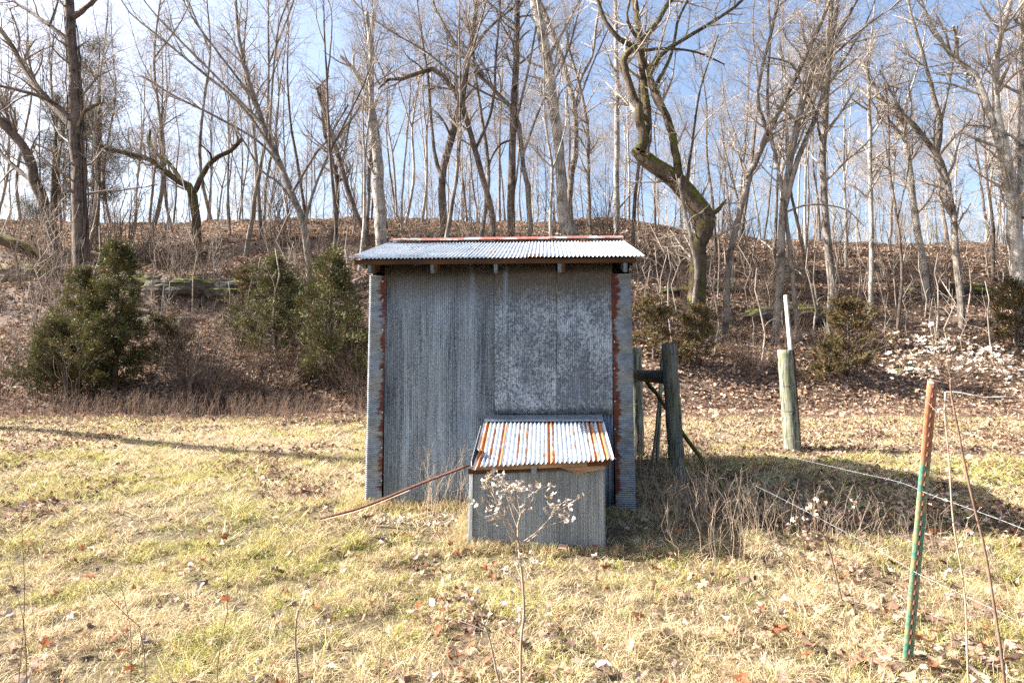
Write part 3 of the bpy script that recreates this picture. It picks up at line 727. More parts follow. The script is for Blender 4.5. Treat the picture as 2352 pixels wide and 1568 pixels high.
# ------------------------------------------------------------------ trees
def build_tree(name, label, cat, group, lines, mats, rng, dens=1.0, lens=(2.2, 1.1, .55), up=.18, low=.25, bias=None, vines=False, ext=True, ang=(32, 70), fine=True, base=None):
    """lines: list of (pts[k,3], radii[k]); first is the trunk"""
    tr = []; P1 = []; R1 = []
    for q, (pts, rad) in enumerate(lines):
        pts = np.asarray(pts, float); A_ = np.c_[pts, np.asarray(rad)]
        A_ = resample(A_, 18 if len(pts) > 2 else 8)
        pp, rr = A_[:, :3], np.maximum(A_[:, 3], .004)
        k = len(pp); nz = rng.normal(size=(k, 3))*rr[:, None]*.13; nz[0] = 0; nz[:, 2] *= .3
        pp = pp+nz
        tr.append((pp, rr, 10 if rr[0] > .12 else 7))
        rs = resample(np.c_[pp, rr], 12); P1.append(rs[:, :3]); R1.append(rs[:, 3])
    P1 = np.array(P1); R1 = np.array(R1)
    o0 = np.array(base if base is not None else P1[0, 0])
    e = empty(name, tuple(o0), 0, label, cat, group)
    tr = [(p-o0, r, s) for p, r, s in tr]
    link('trunk', tubes(tr, 'trunk', .11, rng), mats[0], e)
    b = []
    C1, Q1 = spawn(P1, R1, 2.6*dens, low, .99, (lens[0]*.5, lens[0]*1.5), ang, up, 7, .55, .13, rng, rmax=.055, rmin=.008, bias=bias)
    C2, Q2 = spawn(C1, Q1, 4.6*dens, .12, .98, (lens[1]*.6, lens[1]*1.7), (30, 72), up*.5, 4, .6, .13, rng, rmax=.018, rmin=.0048)
    b = [(C1-o0, Q1, 5), (C2-o0, Q2, 3)]
    if fine:
        C3, Q3 = spawn(C2, Q2, 8.0*dens, .12, 1.0, (lens[2]*.6, lens[2]*1.6), (30, 75), up*.3, 3, .65, .12, rng, rmax=.007, rmin=.0032)
        b.append((C3-o0, Q3, 3))
    link('crown', tubes(b, 'crown', 0, rng), mats[1], e)
    return e
def px_line(pts, d, w, zoff=0):
    """pixel polyline at depth d with pixel widths -> world points, radii"""
    out = []; n = len(pts)
    for q, (x, y) in enumerate(pts): out.append(at(x, y, d+(zoff*q/(n-1) if n > 1 else 0)))
    ws = np.interp(np.linspace(0, 1, n), np.linspace(0, 1, len(w)), w)
    return np.array(out), ws*d/F/2
def traced(name, label, main, w, limbs, mats, seed, d=None, group=None, cat='tree', extend=3.5, **kw):
    rng = np.random.default_rng(seed)
    b = hit(main[0][0], main[0][1], 14.5) if d is None else None
    dd = b[1] if d is None else d
    pts, rad = px_line(main, dd, w, rng.uniform(-.6, .6))
    pts[0, 2] -= .25
    def ext(p, r):
        if extend and p[-1, 2] > at(1176, 60, dd)[2]:
            v = p[-1]-p[-2]; v = v/np.linalg.norm(v); v = v*.6+np.array((0, 0, .5))
            p = np.vstack([p, p[-1]+v*extend*.5, p[-1]+v*extend]); r = np.r_[r, r[-1]*.6, r[-1]*.2]
        return p, r
    lines = [ext(pts, rad)]
    for l in limbs:
        lp, lr = px_line(l[0], dd, l[1], rng.uniform(-1.2, 1.2)); lines.append(ext(lp, lr))
    return build_tree(name, label, cat, group, lines, mats, rng, **kw)
GR = (M_bark, M_twig); DK = (M_bark_dark, M_twig_dark); PL = (M_bark_pale, M_twig); MS = (M_bark_moss, M_twig)
TG = 'tall bare trees on the slope'
traced('vine_covered_tree', 'dark vine-wrapped tree, thickest trunk left of the shed', [(188, 645), (184, 500), (176, 330), (172, 210), (165, 90), (158, -20)], (36, 32, 28, 26, 22, 18),
       [([(176, 300), (140, 262), (95, 215), (58, 160), (20, 95), (-20, 40)], (20, 8)), ([(178, 290), (120, 235), (60, 212), (-10, 195)], (11, 6)),
        ([(168, 100), (118, 62), (70, 28), (20, -10)], (12, 5)), ([(165, 42), (195, 20), (225, -10)], (14, 8)), ([(186, 262), (215, 243), (240, 235)], (10, 4)), ([(112, 60), (125, 25), (135, -10)], (6, 4))],
       (M_bark_dark, M_twig_dark), 1, group=TG, low=.15, dens=.8, lens=(2.2, 1.0, .5), up=.1)
traced('leaning_tree', 'crooked brown trunk leaning left at the far left edge', [(133, 585), (112, 506), (84, 425), (70, 380), (52, 335), (0, 277), (-40, 240)], (26, 24, 22, 20, 16),
       [([(60, 345), (35, 310), (10, 250), (-10, 200)], (9, 4)), ([(84, 425), (30, 380), (-10, 340)], (12, 6))], DK, 2, group=TG, low=.3)
traced('fallen_mossy_trunk', 'mossy slanting trunk resting among the brush at the far left', [(165, 652), (120, 610), (60, 572), (0, 548), (-40, 538)], (20, 26, 28, 28), [([(90, 590), (76, 560), (72, 540)], (9, 4))], MS, 3, d=24, group=None, cat='fallen trunk', low=.4, dens=.5, lens=(1.3, .7, .4))
traced('forked_mossy_tree', 'low forked tree with two mossy arms spreading left and right', [(452, 600), (450, 500), (440, 440), (428, 424), (395, 405), (342, 366), (282, 350), (232, 336), (205, 314)], (20, 19, 19, 16, 13, 11, 9, 7),
       [([(446, 440), (462, 408), (486, 370), (530, 345), (556, 318)], (13, 11, 9)), ([(415, 412), (385, 372), (346, 338), (344, 298)], (11, 8, 5)), ([(486, 370), (480, 350), (458, 330)], (6, 3)), ([(548, 330), (540, 300), (525, 285)], (6, 3))],
       MS, 4, group=TG, low=.3, up=.3)
traced('young_fan_tree', 'young tree with a wide fan of straight shoots leaning over the shed left side', [(715, 640), (700, 520), (672, 452), (640, 370), (600, 270), (570, 180), (548, 80), (540, -20)], (18, 17, 15, 13, 11, 8, 6),
       [([(640, 368), (560, 250), (470, 170), (360, 80), (290, 20)], (9, 3)), ([(606, 290), (520, 200), (420, 100), (330, 0)], (7, 3)), ([(585, 230), (500, 120), (430, 20)], (6, 3)),
        ([(672, 440), (720, 360), (752, 320), (800, 240)], (7, 3)), ([(700, 520), (720, 440), (768, 330), (830, 240)], (8, 3)), ([(618, 320), (625, 200), (640, 60), (665, -10)], (6, 3)),
        ([(655, 400), (600, 330), (500, 270), (400, 220), (320, 170)], (7, 3)), ([(690, 490), (640, 420), (600, 390), (540, 290)], (7, 3))],
       GR, 5, group=TG, low=.3, up=.2, dens=1.0, lens=(2.0, .9, .5), ang=(15, 40))
traced('broken_top_tree', 'pale grey tree with a snapped top and short dead fork left of the roof', [(876, 575), (872, 470), (868, 370), (858, 300), (848, 240), (842, 200)], (29, 27, 25, 24, 22, 20),
       [([(845, 215), (828, 185), (808, 155), (782, 128)], (15, 10, 7)), ([(846, 205), (852, 150), (850, 90), (842, 28)], (15, 12, 9)), ([(812, 160), (812, 130), (820, 118)], (7, 3)), ([(853, 150), (870, 190), (880, 180), (905, 150)], (5, 3))],
       (M_bark_pale, M_twig), 6, group=TG, low=.35, extend=0, dens=.8)
traced('dark_forked_tree', 'dark leaning tree rising between the broken tree and the straight trunk', [(1020, 565), (1016, 412), (1038, 319), (1061, 225), (1076, 131), (1098, -10)], (17, 18, 16, 14, 10),
       [([(1016, 410), (1000, 360), (992, 300), (985, 200), (975, 120), (960, 20)], (10, 4)), ([(1076, 135), (1110, 80), (1150, 40), (1185, 10)], (8, 5)), ([(1038, 319), (1020, 280), (1000, 255)], (6, 3))], DK, 7, group=TG, low=.3)
traced('arched_branch_tree', 'slender leaning tree whose top arches over to the left', [(1134, 560), (1128, 487), (1091, 345), (1061, 240), (1038, 202), (1012, 165), (986, 159), (948, 172), (911, 184), (884, 184), (868, 205)], (14, 14, 13, 12, 11, 11, 11, 10, 9, 7, 4),
       [([(884, 184), (872, 150), (855, 130)], (5, 3)), ([(1091, 345), (1130, 250), (1140, 120), (1150, -10)], (7, 5))], DK, 8, group=TG, low=.3, up=.3, dens=.8)
traced('straight_dark_tree', 'straight dark trunk directly above the middle of the roof', [(1173, 560), (1177, 337), (1185, 150), (1189, -20)], (19, 17, 15, 13),
       [([(1180, 320), (1150, 332), (1128, 365), (1122, 395)], (6, 3)), ([(1186, 60), (1150, 30), (1110, -10)], (7, 5))], DK, 9, group=TG, low=.35)
traced('slanting_sapling', 'thin tree leaning up left past the straight dark trunk', [(1220, 560), (1213, 430), (1200, 375), (1188, 268), (1136, 208), (1060, 120), (1000, 20)], (13, 12, 11, 9, 7, 5),
       [([(1188, 268), (1205, 200), (1225, 100), (1240, 0)], (7, 4)), ([(1160, 235), (1070, 190), (980, 120), (880, 60), (800, -10)], (5, 3)), ([(1200, 360), (1240, 250), (1300, 130), (1330, 20)], (6, 3))], GR, 10, group=TG, low=.3, ang=(15, 45))
traced('big_pale_tree', 'big pale trunk right of centre, widest at its foot behind the roof', [(1318, 562), (1300, 500), (1287, 412), (1282, 300), (1263, 187), (1245, 75), (1224, -20)], (46, 32, 24, 24, 25, 24, 22),
       [([(1258, 190), (1248, 186), (1238, 178)], (9, 5)), ([(1262, 130), (1300, 60), (1330, 0)], (8, 5))], PL, 11, group=TG, low=.35, dens=.8)
traced('curved_twin_tree', 'slim curved trunk joined to the foot of the big pale tree', [(1300, 520), (1310, 430), (1322, 337), (1320, 244), (1300, 169), (1275, 85), (1245, 20), (1225, -30)], (15, 14, 13, 12, 11, 10),
       [([(1320, 250), (1334, 180), (1360, 130), (1372, 40), (1385, -20)], (9, 5)), ([(1320, 260), (1352, 170), (1400, 60)], (6, 3))], GR, 12, group=TG, low=.3)
traced('white_straight_tree', 'straight whitish trunk between the big pale tree and the crooked mossy one', [(1415, 560), (1416, 400), (1417, 225), (1415, 110), (1413, -10)], (14, 13, 11, 8),
       [([(1412, 470), (1390, 445), (1375, 415)], (5, 2)), ([(1418, 485), (1445, 450), (1465, 430)], (5, 2))], PL, 13, group=TG, low=.4, dens=.8)
traced('crooked_mossy_tree', 'massive crooked mossy tree that bends hard left then climbs, right of the shed', [(1612, 762), (1602, 700), (1603, 600), (1610, 545), (1621, 505), (1600, 468), (1572, 438), (1540, 402), (1518, 388), (1490, 366), (1466, 348), (1457, 340)], (58, 42, 38, 40, 56, 46, 44, 42, 38, 36, 34, 24),
       [([(1470, 345), (1478, 318), (1470, 280), (1466, 240), (1452, 215), (1447, 196), (1436, 165), (1434, 137), (1446, 118), (1462, 105)], (24, 22, 17, 16, 15, 12)), ([(1478, 352), (1488, 330), (1485, 240), (1477, 167), (1468, 83), (1455, -20)], (20, 19, 18, 17, 14)), ([(1562, 425), (1550, 340), (1538, 290), (1508, 215), (1485, 160), (1470, 110)], (19, 17, 14)),
        ([(1628, 492), (1645, 486), (1656, 474), (1668, 458)], (14, 6)), ([(1468, 110), (1430, 95), (1395, 60), (1375, 10), (1365, -30)], (13, 8)), ([(1478, 90), (1510, 50), (1540, 0), (1560, -30)], (14, 8)),
        ([(1490, 180), (1520, 125), (1570, 90), (1630, 55), (1710, -5)], (11, 7)), ([(1482, 115), (1540, 112), (1600, 120), (1665, 148)], (8, 3)), ([(1462, 85), (1440, 40), (1450, -20)], (9, 5)),
        ([(1500, 210), (1540, 130), (1560, 40), (1590, -20)], (9, 5)), ([(1575, 430), (1590, 330), (1610, 200), (1650, 80)], (7, 3)), ([(1448, 200), (1425, 150), (1445, 110), (1480, 118)], (9, 6))],
       MS, 14, group=TG, low=.25, dens=.9, up=.12)
traced('twisted_base_sapling', 'thin stem growing beside the foot of the crooked mossy tree', [(1580, 770), (1600, 640), (1590, 560), (1570, 470), (1560, 410)], (12, 10, 7), [], GR, 114, group=TG, low=.5, dens=.7)
traced('leaning_right_tree', 'smooth grey tree sweeping up to the right beyond the mossy tree', [(1665, 770), (1672, 625), (1689, 533), (1705, 458), (1734, 375), (1764, 308), (1814, 208), (1872, 83), (1915, -20)], (17, 15, 15, 15, 14, 13, 11, 10, 8),
       [([(1715, 440), (1700, 470), (1680, 400), (1660, 330)], (7, 3)), ([(1764, 308), (1740, 220), (1770, 80), (1790, -10)], (9, 6)), ([(1800, 235), (1880, 160), (1990, 60), (2080, -10)], (6, 3))], GR, 15, group=TG, low=.3)
traced('dark_base_tree', 'trunk with a dark foot just behind the tall pale board', [(1778, 790), (1793, 625), (1797, 479), (1822, 340), (1843, 233), (1893, 125), (1958, 21), (1980, -30)], (20, 17, 15, 14, 14, 11, 8, 6),
       [([(1797, 500), (1830, 375), (1880, 250), (1903, 167), (1915, 60), (1925, -20)], (13, 8)), ([(1797, 490), (1860, 470), (1940, 480), (1985, 520)], (5, 2)), ([(1850, 220), (1820, 150), (1760, 130)], (6, 3))], GR, 16, group=TG, low=.3)
traced('tall_grey_tree', 'tall grey upright tree above the right-hand gate post', [(1908, 770), (1910, 625), (1893, 458), (1889, 333), (1901, 200), (1905, 100), (1912, -20)], (20, 16, 15, 13, 12, 9), [([(1890, 340), (1870, 250), (1850, 200)], (6, 3)), ([(1901, 200), (1950, 120), (2000, 30)], (6, 3))], GR, 17, group=TG, low=.3)
traced('white_topped_tree', 'slim tree whose upper trunk is bleached white', [(1998, 730), (2002, 541), (1999, 400), (1997, 250), (1994, 167), (1968, 130)], (11, 10, 9, 8, 6), [([(1995, 180), (2000, 100), (2010, 0)], (5, 3))], PL, 18, group=TG, low=.4)
traced('bent_grey_tree', 'grey tree on the right with a bent pale top forking left', [(2128, 690), (2118, 600), (2097, 458), (2084, 340), (2080, 312), (2068, 262), (2020, 220), (1990, 150)], (17, 15, 13, 12, 9, 5), [([(2080, 312), (2095, 295), (2100, 270)], (6, 4)), ([(2072, 262), (2110, 150), (2130, 50)], (5, 3))], PL, 19, group=TG, low=.35)
traced('hillside_snag', 'dark slender tree with a sharp elbow near the right edge', [(2212, 755), (2201, 625), (2176, 417), (2152, 354), (2110, 300), (2072, 258), (2020, 160)], (16, 14, 13, 12, 8, 4), [([(2152, 354), (2160, 292), (2143, 208), (2118, 117), (2090, 20)], (12, 9, 5)), ([(2160, 290), (2185, 170), (2200, 60)], (6, 3))], GR, 20, group=TG, low=.35)
traced('right_edge_tree', 'large pale double-trunked tree cut by the right edge of the view', [(2352, 790), (2344, 640), (2330, 500), (2322, 417), (2301, 354), (2276, 271), (2247, 179), (2201, 146), (2168, 100), (2143, 62), (2118, 10)], (38, 32, 26, 21, 14, 12, 11, 9, 8, 6),
       [([(2325, 420), (2310, 340), (2289, 250), (2293, 104), (2309, 42), (2330, -20)], (20, 14, 10)), ([(2350, 500), (2352, 380), (2356, 200), (2350, 0)], (26, 22, 18)), ([(2201, 146), (2196, 80), (2190, 60)], (8, 5)), ([(2300, 340), (2250, 322), (2210, 305), (2195, 318)], (7, 5)), ([(2352, 330), (2300, 300), (2262, 290), (2225, 288)], (7, 3))],
       PL, 21, group=TG, low=.25, up=.12)
traced('thin_grey_tree', 'thin upright tree just left of the shed roof', [(760, 560), (775, 430), (745, 300), (735, 200)], (12, 11, 9, 4), [([(775, 430), (800, 300), (815, 200)], (6, 3))], DK, 22, group=TG, low=.3)
traced('leaning_dark_sapling', 'dark thin trunk leaning left just behind the roof corner', [(850, 560), (800, 440), (765, 320), (735, 230), (728, 200)], (13, 12, 9, 5), [([(728, 205), (750, 180), (756, 175)], (5, 3))], DK, 23, group=TG, low=.3)
traced('pole_tree', 'slim pole-straight trunk seen over the right half of the roof', [(1358, 540), (1352, 420), (1350, 300), (1332, 200), (1300, 90)], (9, 9, 8, 5), [], GR, 24, group=TG, low=.3)
# vines climbing the dark trunk on the left
vt = bpy.data.objects['vine_covered_tree']; g = np.random.default_rng(90); dv = float(vt.location.y); vl = []
tl, tr_ = px_line([(188, 645), (184, 500), (176, 330), (172, 210), (165, 90), (158, -20)], dv, (36, 32, 28, 26, 22, 18)); tA = resample(np.c_[tl, tr_], 26)
for k in range(9):
    ph = g.uniform(0, 6.28); tw_ = g.uniform(-1, 1)*3; a = ph+tw_*np.linspace(0, 1, 26)+np.cumsum(g.normal(size=26))*.12
    R_ = tA[:, 3]*(1.05+g.random(26)*.35); top = int(g.integers(14, 26)); P_ = tA[:, :3]+np.stack([np.cos(a)*R_, np.sin(a)*R_, a*0], -1)-np.array(vt.location)
    vl.append((P_[:top], np.linspace(.035, .012, top), 5))
for k in range(14):
    i0 = int(g.integers(6, 24)); p = tA[i0, :3]-np.array(vt.location); ln = g.uniform(1, 4); w = np.cumsum(g.normal(size=(8, 3))*.12, axis=0)
    P_ = p+w+np.stack([np.linspace(0, g.uniform(-1, 1), 8)+np.sign(g.normal())*.35, np.zeros(8), -np.linspace(0, ln, 8)], -1); vl.append((P_, np.linspace(.014, .006, 8), 3))
link('vine', tubes(vl, 'vine', .05, g), M_bark_dark, vt)
# tree just outside the left edge that throws the long thin shadow over the field
rng = np.random.default_rng(77)
b0 = np.array((-11.9, 13.4, Hs(-11.9, 13.4)-.2))
build_tree('overhanging_tree', 'leaning tree just past the left edge whose shadow crosses the field', 'tree', None,
           [(np.array([b0, b0+(.3, -1.2, 2.3), b0+(.9, -2.9, 5.6), b0+(1.5, -4.0, 8.2), b0+(1.8, -4.6, 10)]), (.22, .19, .15, .10, .04))], DK, rng, dens=.35, low=.6, lens=(1.2, .6, .3))

# background trees: prototypes, then copies
def proto_tree(seed, h, r, mats, lean=.06, forks=0, dens=1.0, low=.38):
    rng = np.random.default_rng(seed)
    k = 6; zz = np.linspace(0, h, k); wx = np.cumsum(rng.normal(size=k))*h*.012+lean*zz*rng.uniform(-1, 1); wy = np.cumsum(rng.normal(size=k))*h*.012
    main = np.stack([wx-wx[0], wy-wy[0], zz-.3], -1); lines = [(main, np.linspace(1, .16, k)*r)]
    for q in range(forks):
        j = rng.integers(2, 4); a = rng.uniform(0, 6.28); s = main[j]; top = s+np.array((math.cos(a)*h*.16, math.sin(a)*h*.16, h*.42))
        lines.append((np.array([s, s*.5+top*.5+rng.normal(size=3)*.25, top]), np.array((.62, .4, .12))*r*(1-j/k*.6)))
    e = build_tree('bare_tree', 'slender bare tree among many on the leaf-covered slope', 'tree', 'bare trees of the background wood', lines, mats, rng, dens=dens, lens=(2.5, 1.2, .55), low=low, up=.12)
    return e
protos = []
PM = [GR, DK, GR, PL, GR, DK, PL, GR]
for k in range(8):
    protos.append(proto_tree(100+k, [13, 11, 14, 12, 9, 12.5, 10, 7][k], [.085, .07, .10, .085, .05, .085, .065, .035][k], PM[k], forks=[1, 2, 1, 1, 2, 0, 2, 1][k], dens=[.85, .9, .8, .8, 1, .75, .9, 1.2][k]))
def copy_thing(o, loc, rz, sc, label=None, group=None):
    c = o.copy(); col.objects.link(c); c.location = loc; c.rotation_euler = (0, 0, rz); c.scale = (sc, sc, sc)
    if label: c['label'] = label
    if group: c['group'] = group
    for ch in o.children:
        d = ch.copy(); col.objects.link(d); d.parent = c
        for g in ch.children: e = g.copy(); col.objects.link(e); e.parent = d
    return c
LMK = [(-60, 'left edge'), (188, 'vine-wrapped tree'), (330, 'left cedar pair'), (450, 'forked mossy tree'), (590, 'brown thicket'), (700, 'fan-shaped tree'), (872, 'broken-top tree'), (1018, 'dark forked tree'), (1175, 'straight dark trunk'),
       (1300, 'big pale tree'), (1416, 'whitish trunk'), (1530, 'braced fence posts'), (1615, 'crooked mossy tree'), (1700, 'leaning grey tree'), (1805, 'tall pale board'), (1905, 'upright grey tree'), (2000, 'bleached-top tree'), (2100, 'bent grey tree'), (2200, 'sharp-elbowed tree'), (2345, 'double-trunked edge tree')]
def where(x, y):
    px = 1176+x/y*F; d, nm, lx = min((abs(px-q), n_, q) for q, n_ in LMK)
    return ('right' if px > lx else 'left')+' of the '+nm
TONE = ['grey', 'dark brown', 'grey', 'pale', 'grey', 'dark brown', 'pale', 'grey']
def size_word(s, lo, hi): return 'small' if s < lo else ('large' if s > hi else 'medium')
rng = np.random.default_rng(5)
used = set(); usedl = set(); cnt = 0; tries = 0; placed = []
while cnt < 290 and tries < 9000:
    tries += 1
    d = 21+rng.random()**.95*48; u = rng.uniform(-.92, .92); x = u*d; y = d
    if d < 25 and rng.random() < .5: continue
    if u < -.3 and d < 26: continue
    if any((x-a)**2+(y-b)**2 < (1.0+d*.02)**2 for a, b in placed): continue
    placed.append((x, y)); k = int(rng.integers(0, 8)); sc = rng.uniform(.7, 1.2)
    loc = (x, y, Hs(x, y)); rz = rng.uniform(0, 6.28)
    if k not in used:
        used.add(k); p = protos[k]; p.location = loc; p.rotation_euler = (0, 0, rz); p.scale = (sc,)*3
    else:
        pass
    zone, gr = (('low on the slope', 'bare trees on the near slope') if d < 30 else ('high on slope', 'bare trees high on the slope') if d < 42 else ('on the crest', 'bare trees along the crest') if d < 52 else ('beyond the crest', 'bare trees beyond the crest'))
    sz = size_word(sc, .9, 1.1); form = ['single-stemmed', 'much forked', 'tall', 'straight', 'slight', 'unforked', 'twin-limbed', 'whip-thin'][k]
    lab = f'{sz} {form} {TONE[k]} tree {zone}, {where(x, y)}'
    if k not in usedl: usedl.add(k); tag(protos[k], lab, 'tree', gr)
    else: copy_thing(protos[k], loc, rz, sc, lab, gr)
    cnt += 1

# ------------------------------------------------------------------ brush, saplings
def proto_brush(seed, name, n, h, spread, r, mat, twl=(.6, .35), label='', cat='shrub', group=None, fine=3.5):
    rng = np.random.default_rng(seed)
    P = np.zeros((n, 6, 3)); a = rng.uniform(0, 6.28, n); s = rng.random(n)**.7
    hh = h*(.55+.45*rng.random(n)); t = np.linspace(0, 1, 6)
    for q in range(6):
        P[:, q, 0] = np.cos(a)*(.08+s*spread*t[q]**1.2); P[:, q, 1] = np.sin(a)*(.08+s*spread*t[q]**1.2); P[:, q, 2] = hh*t[q]*(1-.15*s*t[q])-.05*(q == 0)
    P[:, 1:] += rng.normal(size=(n, 5, 3))*.04*h*.6
    R = np.linspace(1, .35, 6)[None]*r*(.6+.6*rng.random(n))[:, None]
    C1, Q1 = spawn(P, R, 3.0, .2, 1, (twl[0]*.5, twl[0]*1.5), (25, 65), .12, 5, .6, .16, rng, rmax=.012, rmin=.003)
    C2, Q2 = spawn(C1, Q1, fine, .15, 1, (twl[1]*.5, twl[1]*1.4), (25, 65), .05, 4, .65, .16, rng, rmax=.006, rmin=.0025)
    o = link(name, tubes([(P, R, 5), (C1, Q1, 3), (C2, Q2, 3)], name), mat)
    return tag(o, label, cat, group)
def scatter(proto_list, spots):
    done = set()
    for (x, y, sc, k, lab, gr) in spots:
        p = proto_list[k]
        if k not in done: done.add(k); o = p
        else: o = p.copy(); col.objects.link(o)
        o.location = (x, y, Hs(x, y)-.02); o.rotation_euler = (0, 0, random.uniform(0, 6.28)); o.scale = (sc, sc, sc)
        y_ = max(y, 1); wd = size_word(sc, .85, 1.3); fm = ['bushy', 'spreading', 'tall-stemmed', 'dense low'][k] if 'sapling' not in lab else ['taller', 'shorter'][k]
        o['label'] = f'{wd} {fm} {lab}, {where(x, y_)}' if lab else ''
        if gr: o['group'] = gr
br = [proto_brush(200, 'brush_clump', 22, 1.9, .9, .009, M_brush, fine=5), proto_brush(201, 'brush_clump', 18, 1.6, 1.1, .008, M_brush_tan, fine=4), proto_brush(202, 'brush_clump', 11, 2.6, .8, .014, M_brush_tan, (.9, .5), fine=5), proto_brush(203, 'brush_clump', 34, 1.3, .9, .006, M_stalk_dark, (.4, .25), fine=5)]
for b_ in br: tag(b_, cat='shrub')
spots = []; rng = np.random.default_rng(12)
for k in range(34):   # brown thicket left of the shed
    px, py = rng.uniform(380, 850), rng.uniform(760, 945); p = hit(px, py, 12)
    spots.append((p[0], p[1], rng.uniform(.7, 1.15), int(rng.choice([0, 0, 3, 1])), 'brown thicket shrub '+('near the grass edge' if py > 870 else 'back on the bank'), 'thicket shrubs left of the shed'))
for k in range(22):
    px, py = rng.uniform(-60, 420), rng.uniform(640, 945); p = hit(px, py, 12)
    spots.append((p[0], p[1], rng.uniform(.8, 1.3), int(rng.choice([0, 1, 2])), 'bare twiggy shrub '+('near the grass edge' if py > 800 else 'up the bank'), 'shrubs around the left cedar'))
for k in range(64):
    px, py = rng.uniform(-60, 2420), rng.uniform(515, 700); p = hit(px, py, 14)
    if p[1] > 50: continue
    spots.append((p[0], p[1], rng.uniform(1.0, 1.9), int(rng.choice([0, 2, 2, 1])), 'leafless brush '+('along the crest' if py < 560 else 'on the upper slope' if py < 630 else 'midway up the slope'), 'brush high on the slope'))
for k in range(28):
    px, py = rng.uniform(1450, 2420), rng.uniform(680, 880); p = hit(px, py, 12)
    spots.append((p[0], p[1], rng.uniform(.5, 1.1), int(rng.choice([0, 3, 3, 1])), 'leafless brush '+('at the slope foot' if py > 790 else 'on the lower slope'), 'brush on the lower right slope'))
scatter(br, spots)
# straight little saplings
sp1 = [proto_brush(210+k, 'sapling', 1, [3.2, 2.4][k], .2, .016, M_twig, (.5, .25), fine=2) for k in range(2)]
for s_ in sp1: tag(s_, cat='sapling')
spots = []
for k in range(170):
    px, py = rng.uniform(-20, 2400), rng.uniform(530, 840)
    if 840 < px < 1450: px = rng.uniform(1450, 2400)
    p = hit(px, py, 14)
    if p[1] > 46: continue
    right = px > 1176
    spots.append((p[0], p[1], rng.uniform(.8, 1.5)*(1.7 if rng.random() < .45 else 1), k % 2, 'straight sapling '+('near the crest' if py < 640 else 'midway up' if py < 740 else 'low on the slope'), 'saplings on the slope, '+('right' if right else 'left')))
scatter(sp1, spots)

# ------------------------------------------------------------------ cedars
def proto_cedar(seed, h, w, colA, colB, dens=1.0, bare=.1):
    rng = np.random.default_rng(seed)
    main = np.array([(0, 0, -.1), (w*.03, 0, h*.5), (0, w*.04, h)]); R = np.array((h*.022, h*.014, .006))
    A_ = resample(np.c_[main, R], 12); P = A_[None, :, :3]; Rr = A_[None, :, 3]
    n = int(95*dens); t = bare+(1-bare)*rng.random(n); a = rng.uniform(0, 6.28, n)
    ln = w*(1-t)**.75*(.35+.95*rng.random(n)**1.3)*(1+.3*np.sin(a*2+seed))+.10
    C = np.zeros((n, 5, 3)); el = rng.uniform(.05, .7, n)
    for q in range(5):
        s = q/4; C[:, q, 0] = np.cos(a)*ln*s; C[:, q, 1] = np.sin(a)*ln*s; C[:, q, 2] = t*h+el*ln*s*(1-.3*s)
    C[:, 1:] += rng.normal(size=(n, 4, 3))*.04*w
    Q = np.linspace(1, .3, 5)[None]*np.full((n, 1), .011)
    C2, Q2 = spawn(C, Q, 9*dens, .2, 1, (.18*w, .42*w), (32, 74), .12, 4, .6, .12, rng, rmax=.006, rmin=.003)
    # sprays of small foliage blades along the branchlets
    SP = np.concatenate([C2[:, 1:].reshape(-1, 3), C[:, 3:].reshape(-1, 3)]); K = 9
    pos = np.repeat(SP, K, axis=0)+rng.normal(size=(len(SP)*K, 3))*.035*w
    N = len(pos); out = pos.copy(); out[:, 2] = 0; out /= np.linalg.norm(out, axis=1, keepdims=True)+1e-6
    d = out*.6+rng.normal(size=(N, 3))*.55; d[:, 2] += .45; d /= np.linalg.norm(d, axis=1, keepdims=True)
    side = np.cross(d, rng.normal(size=(N, 3))); side /= np.linalg.norm(side, axis=1, keepdims=True)
    L = (.05+.07*rng.random(N))[:, None]; W = (.007+.008*rng.random(N))[:, None]
    V = np.stack([pos-side*W, pos+side*W, pos+d*L], 1)
    m = (vnoise(pos[:, 0]*3+9, pos[:, 2]*3+pos[:, 1]*2, 1.3, seed)*.7+rng.random(N)*.3)[:, None]
    c = np.array(colA)*(1-m)+np.array(colB)*m; c = np.where(rng.random((N, 1)) < .12, np.array((.16, .075, .03)), c)
    me = np_mesh('foliage', V.reshape(-1, 3), np.arange(N*3), np.full(N, 3), colr=np.repeat(c, 3, axis=0))
    e = empty('cedar', (0, 0, 0), 0, 'cedar', 'cedar tree')
    link('trunk', tubes([(P, Rr, 7), (C, Q, 4), (C2, Q2, 3)], 'trunk'), M_bark_dark, e)
    link('foliage', me, M_cedar, e)
    return e
GA, GB, GC = (.026, .036, .012), (.15, .145, .045), (.17, .13, .05)
ced = [proto_cedar(300, 3.5, 1.15, GA, GB, 1.25, .06), proto_cedar(301, 2.9, 1.3, GA, GB, 1.1, .10), proto_cedar(302, 1.5, .85, (.03, .03, .012), GC, .7, .05), proto_cedar(303, 10, 2.6, (.05, .05, .032), (.15, .14, .085), 1.1, .15)]
def place(e, px, py, sc, lab, ymin=13, gr=None, rz=None, first=set()):
    p = hit(px, py, ymin) if not isinstance(py, tuple) else None
    if id(e) in first: e = copy_thing(e, tuple(p), random.uniform(0, 6), sc)
    else: first.add(id(e)); e.location = tuple(p); e.scale = (sc,)*3
    e['label'] = lab
    if gr: e['group'] = gr
    return e
CG = 'cedars at the foot of the slope'
place(ced[0], 262, 900, 1.12, 'tallest dark green cedar left of the shed', gr=CG)
place(ced[0], 180, 905, .95, 'dark cedar overlapping the left side of the tallest cedar', gr=CG)
place(ced[1], 118, 925, .72, 'thin leaning cedar left of the big dark cedar pair', gr=CG)
